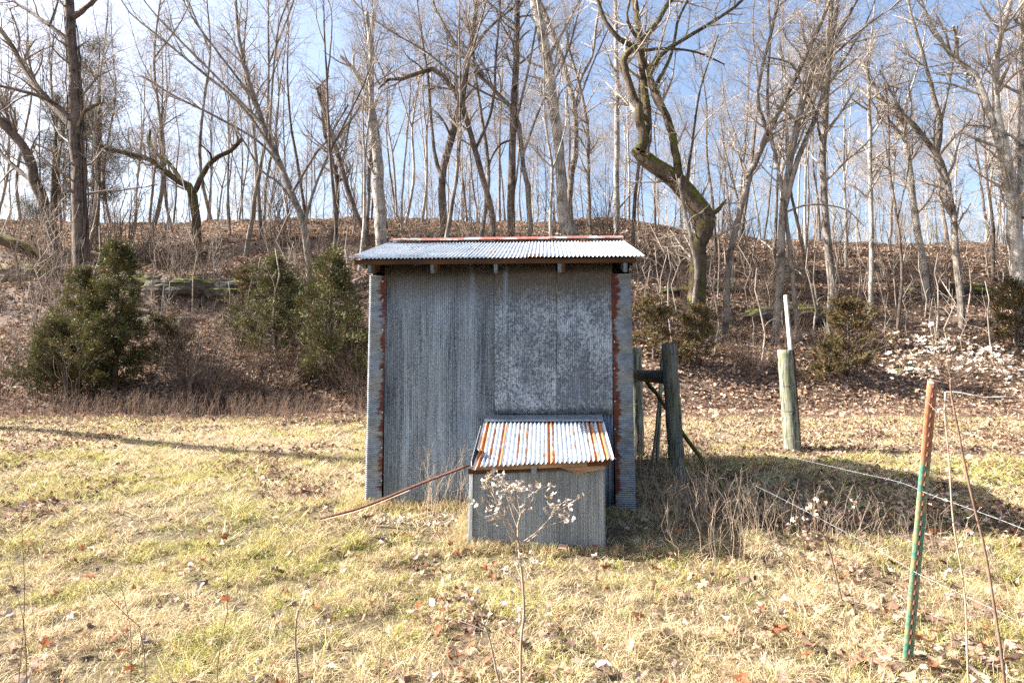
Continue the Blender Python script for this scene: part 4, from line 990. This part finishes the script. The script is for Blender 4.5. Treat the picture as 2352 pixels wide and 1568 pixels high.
place(ced[1], 760, 885, 1.2, 'broad cedar with a visible trunk right beside the shed wall', gr=CG)
place(ced[1], 635, 830, 1.0, 'lighter green cedar half hidden behind the brown thicket', gr=CG)
place(ced[2], 575, 750, 1.3, 'small yellow-green cedar with brightest foliage above the thicket', gr=CG)
place(ced[2], 380, 850, 1.0, 'small shaded cedar between the tall cedar and the thicket', gr=CG)
place(ced[2], 1500, 825, 1.25, 'small cedar behind the two braced fence posts', gr=CG)
place(ced[2], 1600, 835, 1.2, 'small brownish cedar at the foot of the crooked mossy tree', gr=CG)
place(ced[2], 1950, 865, 1.55, 'bushy round cedar right of the tall pale board', gr=CG)
place(ced[2], 1905, 880, .8, 'low reddish cedar seedling beside the bushy round cedar', gr=CG)
place(ced[2], 2335, 800, 1.5, 'small cedar cut by the right edge of the view', gr=CG)
place(ced[3], 215, 560, 1.0, 'tall conical evergreen behind the vine-wrapped trunk', gr='tall evergreens')
place(ced[3], 120, 575, .72, 'shorter conical evergreen left of the vine-wrapped trunk', gr='tall evergreens')

# ------------------------------------------------------------------ rocks and logs on the slope
def rock(px, py, sx, sy, sz, label, seed, rz=0, ymin=14):
    rng = np.random.default_rng(seed); import bmesh
    bm = bmesh.new(); bmesh.ops.create_icosphere(bm, subdivisions=4, radius=1)
    for v in bm.verts:
        c = np.array(v.co)
        f = 1+.5*(float(fbm(np.array([c[0]*1.3+seed]), np.array([c[1]*1.3+c[2]*2.1]), 1.2, seed))-.5)+.2*(float(vnoise(np.array([c[0]*5]), np.array([c[2]*5+c[1]*4]), 1, seed))-.5)
        zz = c[2]*f; zz = round(zz*3)/3*.6+zz*.4
        v.co = (c[0]*f*sx, c[1]*f*sy, zz*sz)
    me = bpy.data.meshes.new('rock'); bm.to_mesh(me); bm.free(); me.polygons.foreach_set('use_smooth', [False]*len(me.polygons))
    p = hit(px, py, ymin); o = link('mossy_rock', me, M_rock); o.location = (p[0], p[1], p[2]); o.rotation_euler = (0, 0, rz)
    return tag(o, label, 'rock', 'mossy rocks on the slope')
rock(1560, 672, 1.2, .5, .22, 'low ledge capped with bright yellow moss left of the crooked tree foot', 1)
rock(1655, 668, .8, .5, .2, 'small yellow-mossed ledge right of the crooked tree trunk', 2)
rock(1800, 728, 1.7, .6, .42, 'wide dark ledge with moss on top behind the tall pale board', 3)
rock(1855, 722, .7, .5, .35, 'rounded boulder at the right end of the wide dark ledge', 4)
rock(2180, 668, 2.0, .6, .3, 'long low mossy ledge on the slope near the right edge', 5)
rock(2085, 850, .6, .4, .2, 'dark flat stone lying low right of the bushy cedar', 6)
rock(300, 655, 1.6, .6, .45, 'dark ledge behind the tallest cedar', 7)
rock(420, 662, 1.5, .6, .4, 'dark ledge left of the forked mossy tree foot', 8)
rock(560, 668, 1.8, .6, .4, 'dark ledge with green moss above the small bright cedar', 9)
rock(690, 672, 1.2, .5, .35, 'shadowed ledge above the broad cedar', 10)
rock(70, 640, 1.6, .6, .5, 'dark ledge at the far left under the leaning trunk', 11)
rock(800, 790, .8, .4, .3, 'mossy stone near the shed left wall', 12)
rock(370, 745, .9, .4, .3, 'grey-brown stone left of the brown thicket', 13)
def log(name, a, b, r, label, mat, lift=.05):
    A = hit(*a, 12); B = hit(*b, 12); A[2] += lift; B[2] += lift; n = 10; t = np.linspace(0, 1, n)[:, None]
    P = A*(1-t)+B*t; P[:, 2] += .04*np.sin(t[:, 0]*9)
    o = link(name, tubes([(P-A, np.linspace(r, r*.55, n), 8)], name, .1), mat); o.location = tuple(A)
    return tag(o, label, 'log' if r > .05 else 'fallen branch', 'fallen wood on the slope')
log('fallen_log', (310, 720), (470, 742), .11, 'dark rotting log lying behind the shaded small cedar', M_bark_dark)
log('fallen_log', (330, 810), (445, 772), .07, 'mossy log tilted across the leaves beside the tall cedar', M_bark_moss)
log('fallen_branch', (545, 760), (640, 690), .035, 'bleached bent branch lying above the thicket', M_bark_pale, .3)
log('fallen_branch', (1750, 575), (1850, 665), .04, 'pale curved branch hanging in front of the slope right of the mossy tree', M_bark_pale, .5)
log('fallen_branch', (2170, 910), (2340, 925), .03, 'pale branch lying behind the white seed heads', M_bark_pale, .1)
log('fallen_branch', (1210, 540), (1330, 560), .03, 'pale branch lying just above the roof ridge', M_bark_pale, .3)
log('fallen_branch', (900, 545), (1040, 560), .03, 'thin branch lying above the left half of the ridge', M_bark, .3)

# ------------------------------------------------------------------ leaves, grass
def frust(n, y0, y1, rng, p=1.0, m=.88):
    y = y0+(y1-y0)*rng.random(n)**p; x = (rng.random(n)*2-1)*(y*m+.3); return x, y
def folded(name, x, y, z, size, colr, rng, flat=.55, mat=M_litter, label=None):
    N = len(x); nrm = rng.normal(size=(N, 3))*flat; nrm[:, 2] = 1; nrm /= np.linalg.norm(nrm, axis=1, keepdims=True)
    a = rng.normal(size=(N, 3)); u = np.cross(nrm, a); u /= np.linalg.norm(u, axis=1, keepdims=True); v = np.cross(nrm, u)
    c = np.stack([x, y, z], -1); s = size[:, None]; f = (rng.random(N)*.5)[:, None]*s
    V = np.stack([c-u*s*.5, c-v*s*.38-nrm*f*.0+nrm*f, c+u*s*.55, c+v*s*.36+nrm*f*.8], 1).reshape(-1, 3)
    b = np.arange(N)[:, None]*4
    Fc = np.concatenate([b+np.array([0, 1, 2]), b+np.array([0, 2, 3])], 1).reshape(-1, 3)
    o = link(name, np_mesh(name, V, Fc, np.full(len(Fc), 3), colr=np.repeat(colr, 4, axis=0)), mat)
    o['kind'] = 'stuff'
    if label: o['label'] = label
    return o
def pal(N, cols, w, rng, jit=.25):
    c = np.array(cols)[rng.choice(len(cols), N, p=np.array(w)/sum(w))]
    return np.clip(c*(1+jit*(rng.random((N, 1))*2-1)), .005, .9)
rng = np.random.default_rng(31)
N = 185000; y = 13.2+34*rng.random(N)**1.25; x = (rng.random(N)*2-1)*(y*.9+.5)
gate = rng.random(N) < (.05+.95*sst(14.2+.9*sst(0, 4, x), 16.4+.6*sst(0, 4, x), y))
x, y = x[gate], y[gate]; N = len(x); z = H(x, y)+.01+.04*rng.random(N)
folded('leaf_litter', x, y, z, (.06+.11*rng.random(N)**1.6)*(.75+.012*y), pal(N, [(.42, .29, .20), (.30, .20, .135), (.54, .41, .30), (.14, .095, .065), (.44, .27, .16)], [4, 3.4, 1.2, 3.0, .5], rng)*(.55+.9*fbm(x, y, 1.1, 71))[:, None], rng, .75,
       label='brown fallen leaves covering the slope')
N = 60000; x, y = frust(N, 2.4, 14.5, rng, .80); k = ~in_shed(x, y, .02)
dn = fbm(x, y, .8, 41); k &= rng.random(N) < (.06+3.2*np.clip(dn-.5, 0, 1)+.10*sst(9, 11, y)*(x > 0)+.25*sst(.5, 3, x))
x, y = x[k], y[k]; N = len(x); z = H(x, y)+.012+.03*rng.random(N)
LC = [(.36, .24, .175), (.20, .12, .08), (.46, .36, .28), (.30, .11, .05), (.11, .07, .05)]; LW = [3.5, 3.2, 1.0, .55, 3.0]
q = y > 6.2
folded('scattered_leaves', x[q], y[q], z[q], .035+.05*rng.random(q.sum()), pal(int(q.sum()), LC, LW, rng), rng, .7, label='small dry leaves strewn through the grass')
def curled(name, x, y, z, size, colr, rng, tilt, label):
    N = len(x); n = 9; a = np.linspace(0, 2*math.pi, n, endpoint=False)[None]
    lob = rng.integers(2, 6, (N, 1)); r = .5+.2*np.cos(a*lob+rng.random((N, 1))*6)+.10*(rng.random((N, n))-.5)+.1*np.cos(a)
    X = r*np.cos(a)*1.1; Y = r*np.sin(a)*(.55+.4*rng.random((N, 1))); cu = rng.normal(size=(N, 1))*.9; cu2 = rng.normal(size=(N, 1))*.5
    Zr = cu*Y**2+cu2*X**2+.12*np.sin(X*6+cu*9)
    L = np.concatenate([np.zeros((N, 1, 3)), np.stack([X, Y, Zr], -1)], 1)*size[:, None, None]
    nr = rng.normal(size=(N, 3))*tilt; nr[:, 2] = 1; nr /= np.linalg.norm(nr, axis=1, keepdims=True)
    u = np.cross(nr, rng.normal(size=(N, 3))); u /= np.linalg.norm(u, axis=1, keepdims=True); v = np.cross(nr, u)
    W = L[..., :1]*u[:, None]+L[..., 1:2]*v[:, None]+L[..., 2:]*nr[:, None]+np.stack([x, y, z], -1)[:, None]
    k = np.arange(N)[:, None, None]*(n+1); i = np.arange(n); Fc = np.stack([i*0, 1+i, 1+(i+1) % n], -1)[None]+k
    o = link(name, np_mesh(name, W, Fc, np.full(N*n, 3), colr=np.repeat(colr, n+1, axis=0)), M_litter); o['kind'] = 'stuff'; o['label'] = label
q = ~q; x, y, z = x[q], y[q], z[q]
curled('scattered_leaves', x, y, z+.022, .030+.052*rng.random(len(x))**1.5, pal(len(x), LC, LW, rng), rng, .45, 'small curled dry leaves caught in the foreground grass')

def blades(name, x, y, z, h, w, colr, rng, lean=1.0, label=None, stuff=True, mat=M_grass, tri=3):
    N = len(x); a = rng.uniform(0, 6.283, N); ld = np.stack([np.cos(a), np.sin(a)], -1)*(lean*(.25+rng.random(N)))[:, None]
    b = rng.uniform(0, 6.283, N); s = np.stack([np.cos(b), np.sin(b), np.zeros(N)], -1)*w[:, None]*.5
    p0 = np.stack([x, y, z-.004], -1)
    p1 = p0.copy(); p1[:, :2] += ld*h[:, None]*.30; p1[:, 2] += h*.55
    p2 = p0.copy(); p2[:, :2] += ld*h[:, None]*.95+rng.normal(size=(N, 2))*.1*h[:, None]; p2[:, 2] += h*(1.0-.42*np.minimum(lean, 1.4)*rng.random(N))
    if tri == 3:
        V = np.stack([p0-s, p0+s, p1+s*.8, p1-s*.8, p2], 1).reshape(-1, 3); k = np.arange(N)[:, None]*5
        Ft = np.concatenate([k+np.array([0, 1, 2]), k+np.array([0, 2, 3]), k+np.array([3, 2, 4])], 1).reshape(-1, 3); cc = np.repeat(colr, 5, axis=0)
    elif tri == 2:
        V = np.stack([p0-s, p0+s, p1+s, p2], 1).reshape(-1, 3); k = np.arange(N)[:, None]*4
        Ft = np.concatenate([k+np.array([0, 1, 2]), k+np.array([0, 2, 3])], 1).reshape(-1, 3); cc = np.repeat(colr, 4, axis=0)
    else:
        V = np.stack([p0-s, p0+s, p2], 1).reshape(-1, 3); Ft = np.arange(N*3).reshape(-1, 3); cc = np.repeat(colr, 3, axis=0)
    o = link(name, np_mesh(name, V, Ft, np.full(len(Ft), 3), colr=cc), mat)
    if stuff: o['kind'] = 'stuff'
    if label: o['label'] = label
    return o
def grass_cols(x, y, rng):
    N = len(x); g = fbm(x, y, .8, 51)+.55*(fbm(x, y, 4.5, 57)-.5)+.04*np.sin(x*.9)
    g = g+.06*sst(1.0, -3.0, x)-.10*sst(9, 11, y)
    pg = np.clip((g-.50)*2.6+.16, .03, .6)
    straw = pal(N, [(.66, .53, .31), (.48, .36, .21), (.80, .69, .47), (.20, .135, .08)], [4, 3, 2.6, 1.9], rng, .25)
    green = pal(N, [(.32, .34, .07), (.44, .43, .10), (.16, .19, .04), (.56, .49, .16)], [3, 3, 1.4, 2.5], rng, .2)
    return np.where((rng.random(N) < pg)[:, None], green, straw)
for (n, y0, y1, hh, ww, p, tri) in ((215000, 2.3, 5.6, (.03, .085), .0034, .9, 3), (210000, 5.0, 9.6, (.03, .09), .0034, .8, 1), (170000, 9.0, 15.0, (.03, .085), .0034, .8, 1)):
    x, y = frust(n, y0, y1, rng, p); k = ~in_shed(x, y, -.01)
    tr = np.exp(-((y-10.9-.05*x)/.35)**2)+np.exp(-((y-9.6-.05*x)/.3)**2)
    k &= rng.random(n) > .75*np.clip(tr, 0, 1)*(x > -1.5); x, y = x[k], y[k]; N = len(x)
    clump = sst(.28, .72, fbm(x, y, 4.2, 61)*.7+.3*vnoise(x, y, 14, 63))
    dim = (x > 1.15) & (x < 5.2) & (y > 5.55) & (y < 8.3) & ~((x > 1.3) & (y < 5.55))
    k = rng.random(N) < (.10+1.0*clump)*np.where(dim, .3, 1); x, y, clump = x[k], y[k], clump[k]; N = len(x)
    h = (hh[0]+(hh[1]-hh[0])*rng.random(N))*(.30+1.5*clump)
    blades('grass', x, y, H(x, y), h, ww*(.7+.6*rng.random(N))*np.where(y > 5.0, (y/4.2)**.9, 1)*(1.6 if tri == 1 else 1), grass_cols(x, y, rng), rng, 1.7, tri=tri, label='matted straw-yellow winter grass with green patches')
# longer tufts along the walls and in scattered clumps
def tufts(cs, per, rad, hh, ww, cols, wts, name, label, lean=.6):
    X, Y, Hh = [], [], []
    for (cx, cy, s) in cs:
        n = int(per*s); a = rng.uniform(0, 6.28, n); r = rad*s*rng.random(n)**.6
        X.append(cx+r*np.cos(a)); Y.append(cy+r*np.sin(a)); Hh.append((hh[0]+(hh[1]-hh[0])*rng.random(n))*(.7+.4*s))
    X = np.concatenate(X); Y = np.concatenate(Y); Hh = np.concatenate(Hh)
    return blades(name, X, Y, H(X, Y), Hh, np.full(len(X), ww), pal(len(X), cols, wts, rng), rng, lean, label=label)
cs = [(*SW(t, -.02-rng.random()*.08)[:2], rng.uniform(.4, 1.0)) for t in np.linspace(-1.45, -.2, 26)]
cs += [(*SW(t, -.97-rng.random()*.1)[:2], rng.uniform(.2, .5)) for t in np.linspace(-.3, 1.1, 26)]
cs += [(*SW(-.22-.1*rng.random(), -t)[:2], rng.uniform(.5, 1.1)) for t in np.linspace(0, 1, 14)]
cs += [(*SW(-1.42-.15*rng.random(), t)[:2], rng.uniform(.5, 1.2)) for t in np.linspace(-.1, .5, 8)]
tufts(cs, 90, .12, (.05, .16), .0035, [(.62, .50, .30), (.45, .32, .18), (.26, .30, .09), (.55, .35, .17)], [3, 2, 1.6, 1], 'wall_grass', 'longer dry grass along the foot of the walls')
cs = [(*frust(1, 2.6, 9, rng, .8), rng.uniform(.3, 1.1)) for _ in range(150)]
cs = [(float(a[0]), float(b[0]), s) for a, b, s in cs if not in_shed(a, b, .1)[0]]
tufts(cs, 120, .14, (.04, .12), .003, [(.66, .56, .34), (.30, .34, .08), (.42, .42, .12), (.45, .32, .18)], [3, 2, 2, 1.4], 'grass_tufts', 'taller grass clumps scattered over the field', .9)
# dead weeds: hedge foot left, fence line right
def weeds(n, fx_, hh, r, name, label, mat, seed, lens=(.25, .12), sc=1.0):
    g = np.random.default_rng(seed); x, y = fx_(n, g); k = ~in_shed(x, y, .03); x, y = x[k], y[k]; n = len(x)
    h = hh[0]+(hh[1]-hh[0])*g.random(n); P = np.zeros((n, 5, 3)); a = g.uniform(0, 6.28, n); l = g.random(n)*.4
    for q in range(5):
        t = q/4; P[:, q, 0] = x+np.cos(a)*l*h*t**1.6; P[:, q, 1] = y+np.sin(a)*l*h*t**1.6; P[:, q, 2] = H(x, y)+h*t*(1-.2*l*t)
    P[:, 1:] += g.normal(size=(n, 4, 3))*.02
    R = np.linspace(1, .4, 5)[None]*np.full((n, 1), r)
    C1, Q1 = spawn(P, R, 5, .3, 1, (lens[0]*.5, lens[0]*1.5), (20, 50), .2, 4, .6, .15, g, rmax=r*.7, rmin=r*.35)
    C2, Q2 = spawn(C1, Q1, 8, .3, 1, (lens[1]*.5, lens[1]*1.5), (32, 74), .1, 3, .7, .15, g, rmax=r*.5, rmin=r*.3)
    o = link(name, tubes([(P, R, 3), (C1, Q1, 3), (C2, Q2, 3)], name), mat); o['kind'] = 'stuff'; o['label'] = label
    return o
weeds(1500, lambda n, g: (g.uniform(-16, -1.3, n), g.uniform(13.6, 15.6, n)), (.2, .75), .004, 'dead_weeds', 'reddish brown dead weeds along the foot of the left slope', M_stalk_dark, 71)
weeds(700, lambda n, g: (g.uniform(2, 16, n), g.uniform(13.2, 16, n)), (.15, .55), .004, 'dead_weeds', 'dead weeds along the foot of the right slope', M_stalk_dark, 72)
def fence_line(n, g):
    t = g.random(n)**.9; x0 = 1.35+t*3.4; y0 = 6.9-t*3.0+g.normal(size=n)*.28; return x0, y0
weeds(330, fence_line, (.12, .55), .0028, 'fence_weeds', 'pale dry weed stalks tangled under the barbed wires', M_stalk, 73)
weeds(150, lambda n, g: (1.3+.9*g.random(n), 5.0+1.6*g.random(n)), (.15, .6), .0028, 'fence_weeds', 'dry weed stalks in the shade right of the bin', M_stalk, 74)
weeds(34, lambda n, g: tuple(np.array([SW(-.25-.45*a_, -.12-.35*b2)[:2] for a_, b2 in zip(g.random(n), g.random(n))]).T), (.25, .75), .0024, 'vine_weeds', 'thin dry vines and stalks in front of the wall left of the bin', M_stalk, 75, (.3, .15))
weeds(130, lambda n, g: (2.5+1.3*g.random(n)+.0, 3.3+1.0*g.random(n)), (.1, .42), .0024, 'bramble_tangle', 'pale bramble tangle around the foot of the green steel post', M_stalk, 76, (.35, .2))
weeds(260, lambda n, g: (1.4+1.6*g.random(n), 7.6+2.2*g.random(n)), (.15, .5), .003, 'post_weeds', 'brown weeds around the braced fence posts', M_stalk_dark, 77)
weeds(60, lambda n, g: ((g.random(n)*2-1)*2.6, 2.9+2*g.random(n)), (.08, .32), .0015, 'thin_stalks', 'thin dry stalks standing in the foreground grass', M_stalk, 78, (.1, .05))
# pale stones by the wall foot
N = 420; t = rng.random(N); px = SW(0, 0); xs_ = -1.2+t*1.0; ys_ = -.25-.28*rng.random(N); Pn = np.array([SW(a, b) for a, b in zip(xs_, ys_)])
folded('gravel', Pn[:, 0], Pn[:, 1], H(Pn[:, 0], Pn[:, 1])+.01, .015+.03*rng.random(N), pal(N, [(.62, .52, .42), (.45, .36, .28)], [2, 1], rng), rng, .9, label='pale stony chips on bare soil at the wall foot')

# individual fallen leaves in the foreground
def leaf_mesh(seed, lobes, curl):
    g = np.random.default_rng(seed); n = 16; a = np.linspace(0, 2*math.pi, n, endpoint=False)
    r = .55+.22*np.cos(a*lobes)*np.where(np.cos(a) > -.8, 1, .2)+.12*np.cos(a)+.1*(g.random(n)-.5)
    X = r*np.cos(a); Y = r*.85*np.sin(a)
    def bend(X, Y): return curl*(Y**2)*.9+.25*curl*np.abs(X)**2*np.sign(g.random()-.3)+.06*np.sin(X*7+seed)
    Z = bend(X, Y); m = .5; V = [(0, 0, 0)]+[(x*m, y*m, z) for x, y, z in zip(X, Y, bend(X*m, Y*m))]+list(zip(X, Y, Z))
    V += [(-.55, -.012, .0), (-.55, .012, .0), (-1.0, 0, .10)]
    f = [(0, 1+q, 1+(q+1) % n) for q in range(n)]+[(1+q, 1+n+q, 1+n+(q+1) % n, 1+(q+1) % n) for q in range(n)]+[(1+2*n, 3+2*n, 2+2*n)]
    me = bpy.data.meshes.new('fallen_leaf'); me.from_pydata([tuple(map(float, v)) for v in V], [], f); me.update(); return me
kinds = [('rust orange', M_leaf_rust), ('tan', M_leaf_tan), ('bleached', M_leaf_pale)]
lm = []
for ki, (kn, mt) in enumerate(kinds):
    for s_ in range(3):
        me = leaf_mesh(ki*10+s_, [3, 5, 4][s_], [.9, .5, 1.4][s_]); me.materials.append(mt); lm.append((ki, me))
cl = [(-1.2, 4.1), (-2.2, 3.6), (.4, 3.0), (.9, 3.3), (1.6, 3.7), (-.4, 3.5), (2.2, 3.5), (-.9, 5.2), (-2.6, 5.0), (-.3, 4.9), (1.3, 4.6)]
made = 0
while made < 285:
    if rng.random() < .5: c = cl[int(rng.integers(len(cl)))]; x_ = c[0]+rng.normal()*.22; y_ = c[1]+rng.normal()*.16
    else: x_, y_ = frust(1, 2.75, 5.8, rng, .8); x_, y_ = float(x_[0]), float(y_[0])
    if in_shed(np.array([x_]), np.array([y_]), .05)[0] or y_ < 2.7 or abs(x_) > y_*.84: continue
    lk_ = int(rng.choice(9, p=np.array([.12]*3+[.15]*3+[.06]*3)/.99))
    ki, me = lm[lk_]
    o = link('fallen_leaf', me); s = rng.uniform(.032, .062)*(1.15 if y_ < 3.6 else 1)
    o.location = (x_, y_, Hs(x_, y_)+.048+.025*rng.random()); o.scale = (s, s, s); o.rotation_euler = (rng.normal()*.55, rng.normal()*.55, rng.uniform(0, 6.28))
    pxl = 1176+x_/y_*F; side = next(n_ for q_, n_ in ((150, 'at the left edge'), (420, 'below the long thin shadow'), (620, 'left of the blurred seed heads'), (820, 'under the rusty rail end'), (1050, 'left of the bin'), (1200, 'below the left half of the bin'), (1400, 'below the right half of the bin'), (1650, 'right of the bin'), (1900, 'before the shed shadow'), (2110, 'left of the green post'), (9999, 'right of the green post')) if pxl < q_)
    near = 'close foreground' if y_ < 3.3 else 'foreground' if y_ < 3.9 else 'middle grass' if y_ < 4.7 else 'farther grass'
    lab = f"{'large' if s > .05 else 'small'} {kinds[ki][0]} {['lobed', 'ragged', 'cupped'][lk_ % 3]} leaf in the {near} {side}"
    tag(o, lab, 'leaf', 'fallen leaves in the grass'); made += 1

# ------------------------------------------------------------------ dry flower stalks in the foreground
def head_mesh(seed, r):
    g = np.random.default_rng(seed); mb = MB(); n = 9
    for q in range(n):
        a = q/n*6.283+g.normal()*.15; el = g.uniform(.15, .7); d = np.array((math.cos(a)*math.cos(el), math.sin(a)*math.cos(el), math.sin(el)))
        s = np.array((-math.sin(a), math.cos(a), 0))*.22*r; L = r*g.uniform(.75, 1.15); m_ = d*L*.6+np.array((0, 0, .08*r))
        mb.add([d*.12*r, m_-s, d*L, m_+s], [(0, 1, 2, 3)])
    for q in range(14):
        d = g.normal(size=3); d[2] = abs(d[2])*1.2; d /= np.linalg.norm(d); s = np.cross(d, (1, .3, .2))*.09*r
        mb.add([-s, s, d*r*.5], [(0, 1, 2)])
    return mb.mesh('seed_head')
HM = [head_mesh(k, 1.0) for k in range(4)]
for m_ in HM: m_.materials.append(M_seed)
HM2 = [head_mesh(9, 1.0)]; HM2[0].materials.append(M_seed_core)
def flower(label, d, stem, heads, w, hr=.014, mat=M_stalk, extra_n=0, spread=1.0, flat=1.0, group='dry flower stalks in the foreground'):
    pts, rad = px_line(stem, d, w); x0 = pts[0].copy()
    g_ = Hs(x0[0], x0[1]); v = pts[0]-pts[1]
    if pts[0, 2] > g_:
        base = np.array((pts[0, 0]+v[0]/max(abs(v[2]), 1e-3)*(pts[0, 2]-g_)*.6, d, g_-.02)); pts = np.vstack([base, pts]); rad = np.r_[rad[0], rad]
    e = empty('dry_flower_stalk', tuple(pts[0]), 0, label, 'dry plant', group); o0 = pts[0]
    A_ = resample(np.c_[pts, rad], 24); g = np.random.default_rng(int(abs(stem[0][0])))
    bt = [((A_[:, :3]-o0), A_[:, 3], 7)]
    hs_ = []
    for br_ in heads:
        p, r_ = px_line(br_, d, (w[-1]*.6, w[-1]*.3), g.uniform(-.12, .12)); q = resample(np.c_[p, r_], 8)
        bt.append((q[:, :3]-o0, q[:, 3], 4)); tip = q[-1, :3]-o0; hs_.append(tip)
        for _ in range(int(g.integers(2, 5))):
            s = q[int(g.integers(4, 8)), :3]-o0; t = s+g.normal(size=3)*.028+np.array((0, 0, .018)); bt.append((resample([s, t], 3), np.full(3, .0012), 3)); hs_.append(t)
    link('stem', tubes(bt, 'stem'), mat, e)
    hs_ = hs_+[h_+g.normal(size=3)*np.array((.03, .03, .016))*spread for h_ in hs_ for _ in range(extra_n)]
    for k, t in enumerate(hs_):
        me = HM[k % 4] if k % 5 else HM2[0]; o = link('seed_head', me, None, e); o.location = tuple(t); s = hr*g.uniform(.65, 1.15); o.scale = (s, s, s*flat); o.rotation_euler = (g.normal()*.7*flat, g.normal()*.7*flat, g.uniform(0, 6))
    return e
flower('tall dry flower stalk with open seed heads in front of the bin', 2.5, [(1196, 1590), (1197, 1470), (1204, 1410), (1200, 1330), (1192, 1262), (1190, 1200), (1196, 1180)],
       [[(1191, 1250), (1170, 1200), (1120, 1165), (1108, 1150)], [(1192, 1245), (1165, 1190), (1140, 1140), (1122, 1125)], [(1193, 1222), (1180, 1190), (1160, 1130), (1140, 1100)], [(1196, 1180), (1190, 1150), (1188, 1110)],
        [(1196, 1180), (1206, 1160), (1205, 1125)], [(1196, 1182), (1222, 1150), (1230, 1128), (1262, 1115)], [(1192, 1250), (1240, 1215), (1285, 1160), (1300, 1150)], [(1192, 1255), (1230, 1230), (1262, 1190), (1330, 1143)],
        [(1240, 1215), (1280, 1200), (1310, 1195)], [(1194, 1190), (1180, 1170), (1170, 1120)], [(1192, 1240), (1150, 1190), (1105, 1185), (1093, 1160)], [(1195, 1185), (1175, 1150), (1158, 1108)], [(1192, 1262), (1175, 1240), (1130, 1130), (1118, 1100)],
        [(1200, 1330), (1190, 1310), (1185, 1295)], [(1192, 1270), (1205, 1280), (1196, 1275)]], (6.5, 6, 5.5, 5, 4), .0145, extra_n=2, spread=.6)
flower('blurred dry flower stalk at the bottom left of centre', 2.15, [(688, 1600), (680, 1500), (678, 1450), (684, 1400)],
       [[(680, 1450), (665, 1410), (655, 1385)], [(682, 1420), (690, 1390), (700, 1375)], [(680, 1460), (710, 1430), (745, 1400)], [(682, 1440), (700, 1410), (720, 1390)], [(680, 1470), (650, 1450), (630, 1430)], [(680, 1470), (720, 1450), (760, 1440)]], (5, 4), .013)
flower('short leaning stalk with pale heads left of the tall dry stalk', 2.3, [(1152, 1600), (1140, 1540), (1125, 1470), (1108, 1420)],
       [[(1115, 1440), (1090, 1415), (1060, 1405)], [(1110, 1425), (1100, 1395), (1085, 1375)], [(1115, 1440), (1125, 1405), (1120, 1385)], [(1118, 1450), (1070, 1430), (1030, 1420)], [(1112, 1430), (1140, 1400), (1160, 1390)], [(1120, 1455), (1160, 1440), (1190, 1420)]], (5, 4), .013)
flower('tall brown curved stalk at the right with a flat cloud of white seed heads', 2.2, [(2310, 1600), (2300, 1500), (2282, 1380), (2262, 1260), (2235, 1150), (2215, 1060), (2200, 980), (2184, 900), (2182, 860)],
       [[(2182, 870), (2150, 850), (2080, 830)], [(2182, 880), (2140, 860), (2070, 855)], [(2182, 865), (2160, 830), (2120, 805)], [(2182, 860), (2185, 830), (2180, 800)], [(2184, 880), (2220, 850), (2250, 820)], [(2184, 885), (2240, 870), (2300, 845)],
        [(2184, 890), (2260, 885), (2345, 850)], [(2182, 870), (2210, 840), (2230, 800)], [(2182, 880), (2240, 850), (2290, 815)], [(2182, 872), (2140, 840), (2060, 810)], [(2182, 862), (2170, 820), (2150, 795)], [(2184, 892), (2270, 860), (2330, 820)],
        [(2182, 868), (2110, 850), (2050, 850)], [(2183, 880), (2130, 870), (2100, 850)], [(2184, 880), (2250, 840), (2270, 800)]], (6.5, 6, 5, 3.5), .012, M_stalk_dark, extra_n=6, flat=.7, spread=1.1)
flower('slim second stem with shrivelled leaves beside the tall brown curved stalk', 2.3, [(2225, 1600), (2222, 1500), (2215, 1350), (2190, 1200), (2180, 1050), (2170, 950), (2172, 900)],
       [[(2172, 950), (2160, 940), (2155, 970)], [(2180, 1050), (2165, 1060), (2160, 1100)], [(2190, 1200), (2175, 1180), (2170, 1150)], [(2215, 1350), (2205, 1330), (2200, 1310)], [(2200, 1250), (2215, 1220), (2225, 1190)]], (4, 3), .012)
flower('brown clustered seed stalk under the lower barbed wire', 4.3, [(1905, 1262), (1885, 1215), (1868, 1190)], [[(1890, 1225), (1850, 1200), (1832, 1190)], [(1885, 1215), (1880, 1170), (1878, 1150)], [(1880, 1205), (1860, 1170), (1858, 1160)], [(1895, 1235), (1920, 1180), (1960, 1165)], [(1890, 1230), (1845, 1215), (1830, 1205)]], (4, 3), .022, M_stalk_dark)
for k, (a, b_) in enumerate([((300, 1560), (275, 1330)), ((60, 1540), (20, 1300)), ((330, 1480), (200, 1320)), ((500, 1520), (520, 1290)), ((40, 1600), (48, 1180)), ((870, 1560), (862, 1330))]):
    d = 2.5; p, r_ = px_line([a, ((a[0]+b_[0])/2+12, (a[1]+b_[1])/2), b_], d, (2.4, 1.2)); g_ = Hs(p[0, 0], d); p = np.vstack([(p[0, 0], d, g_), p]); r_ = np.r_[r_[0], r_]
    q = resample(np.c_[p, r_], 10); o = link('bare_stalk', tubes([(q[:, :3]-q[0, :3], q[:, 3], 4)], 'bare_stalk'), M_stalk_dark); o.location = tuple(q[0, :3])
    tag(o, ['thin bare stalk left of the lower left grass centre', 'thin bare stalk leaning left at the far left', 'slanting bare stalk crossing another in the lower left', 'thin stalk in the grass below the rusty rail end', 'tallest thin stalk at the left edge of the grass', 'thin stalk between the blurred flower and the bin'][k], 'dry stalk')
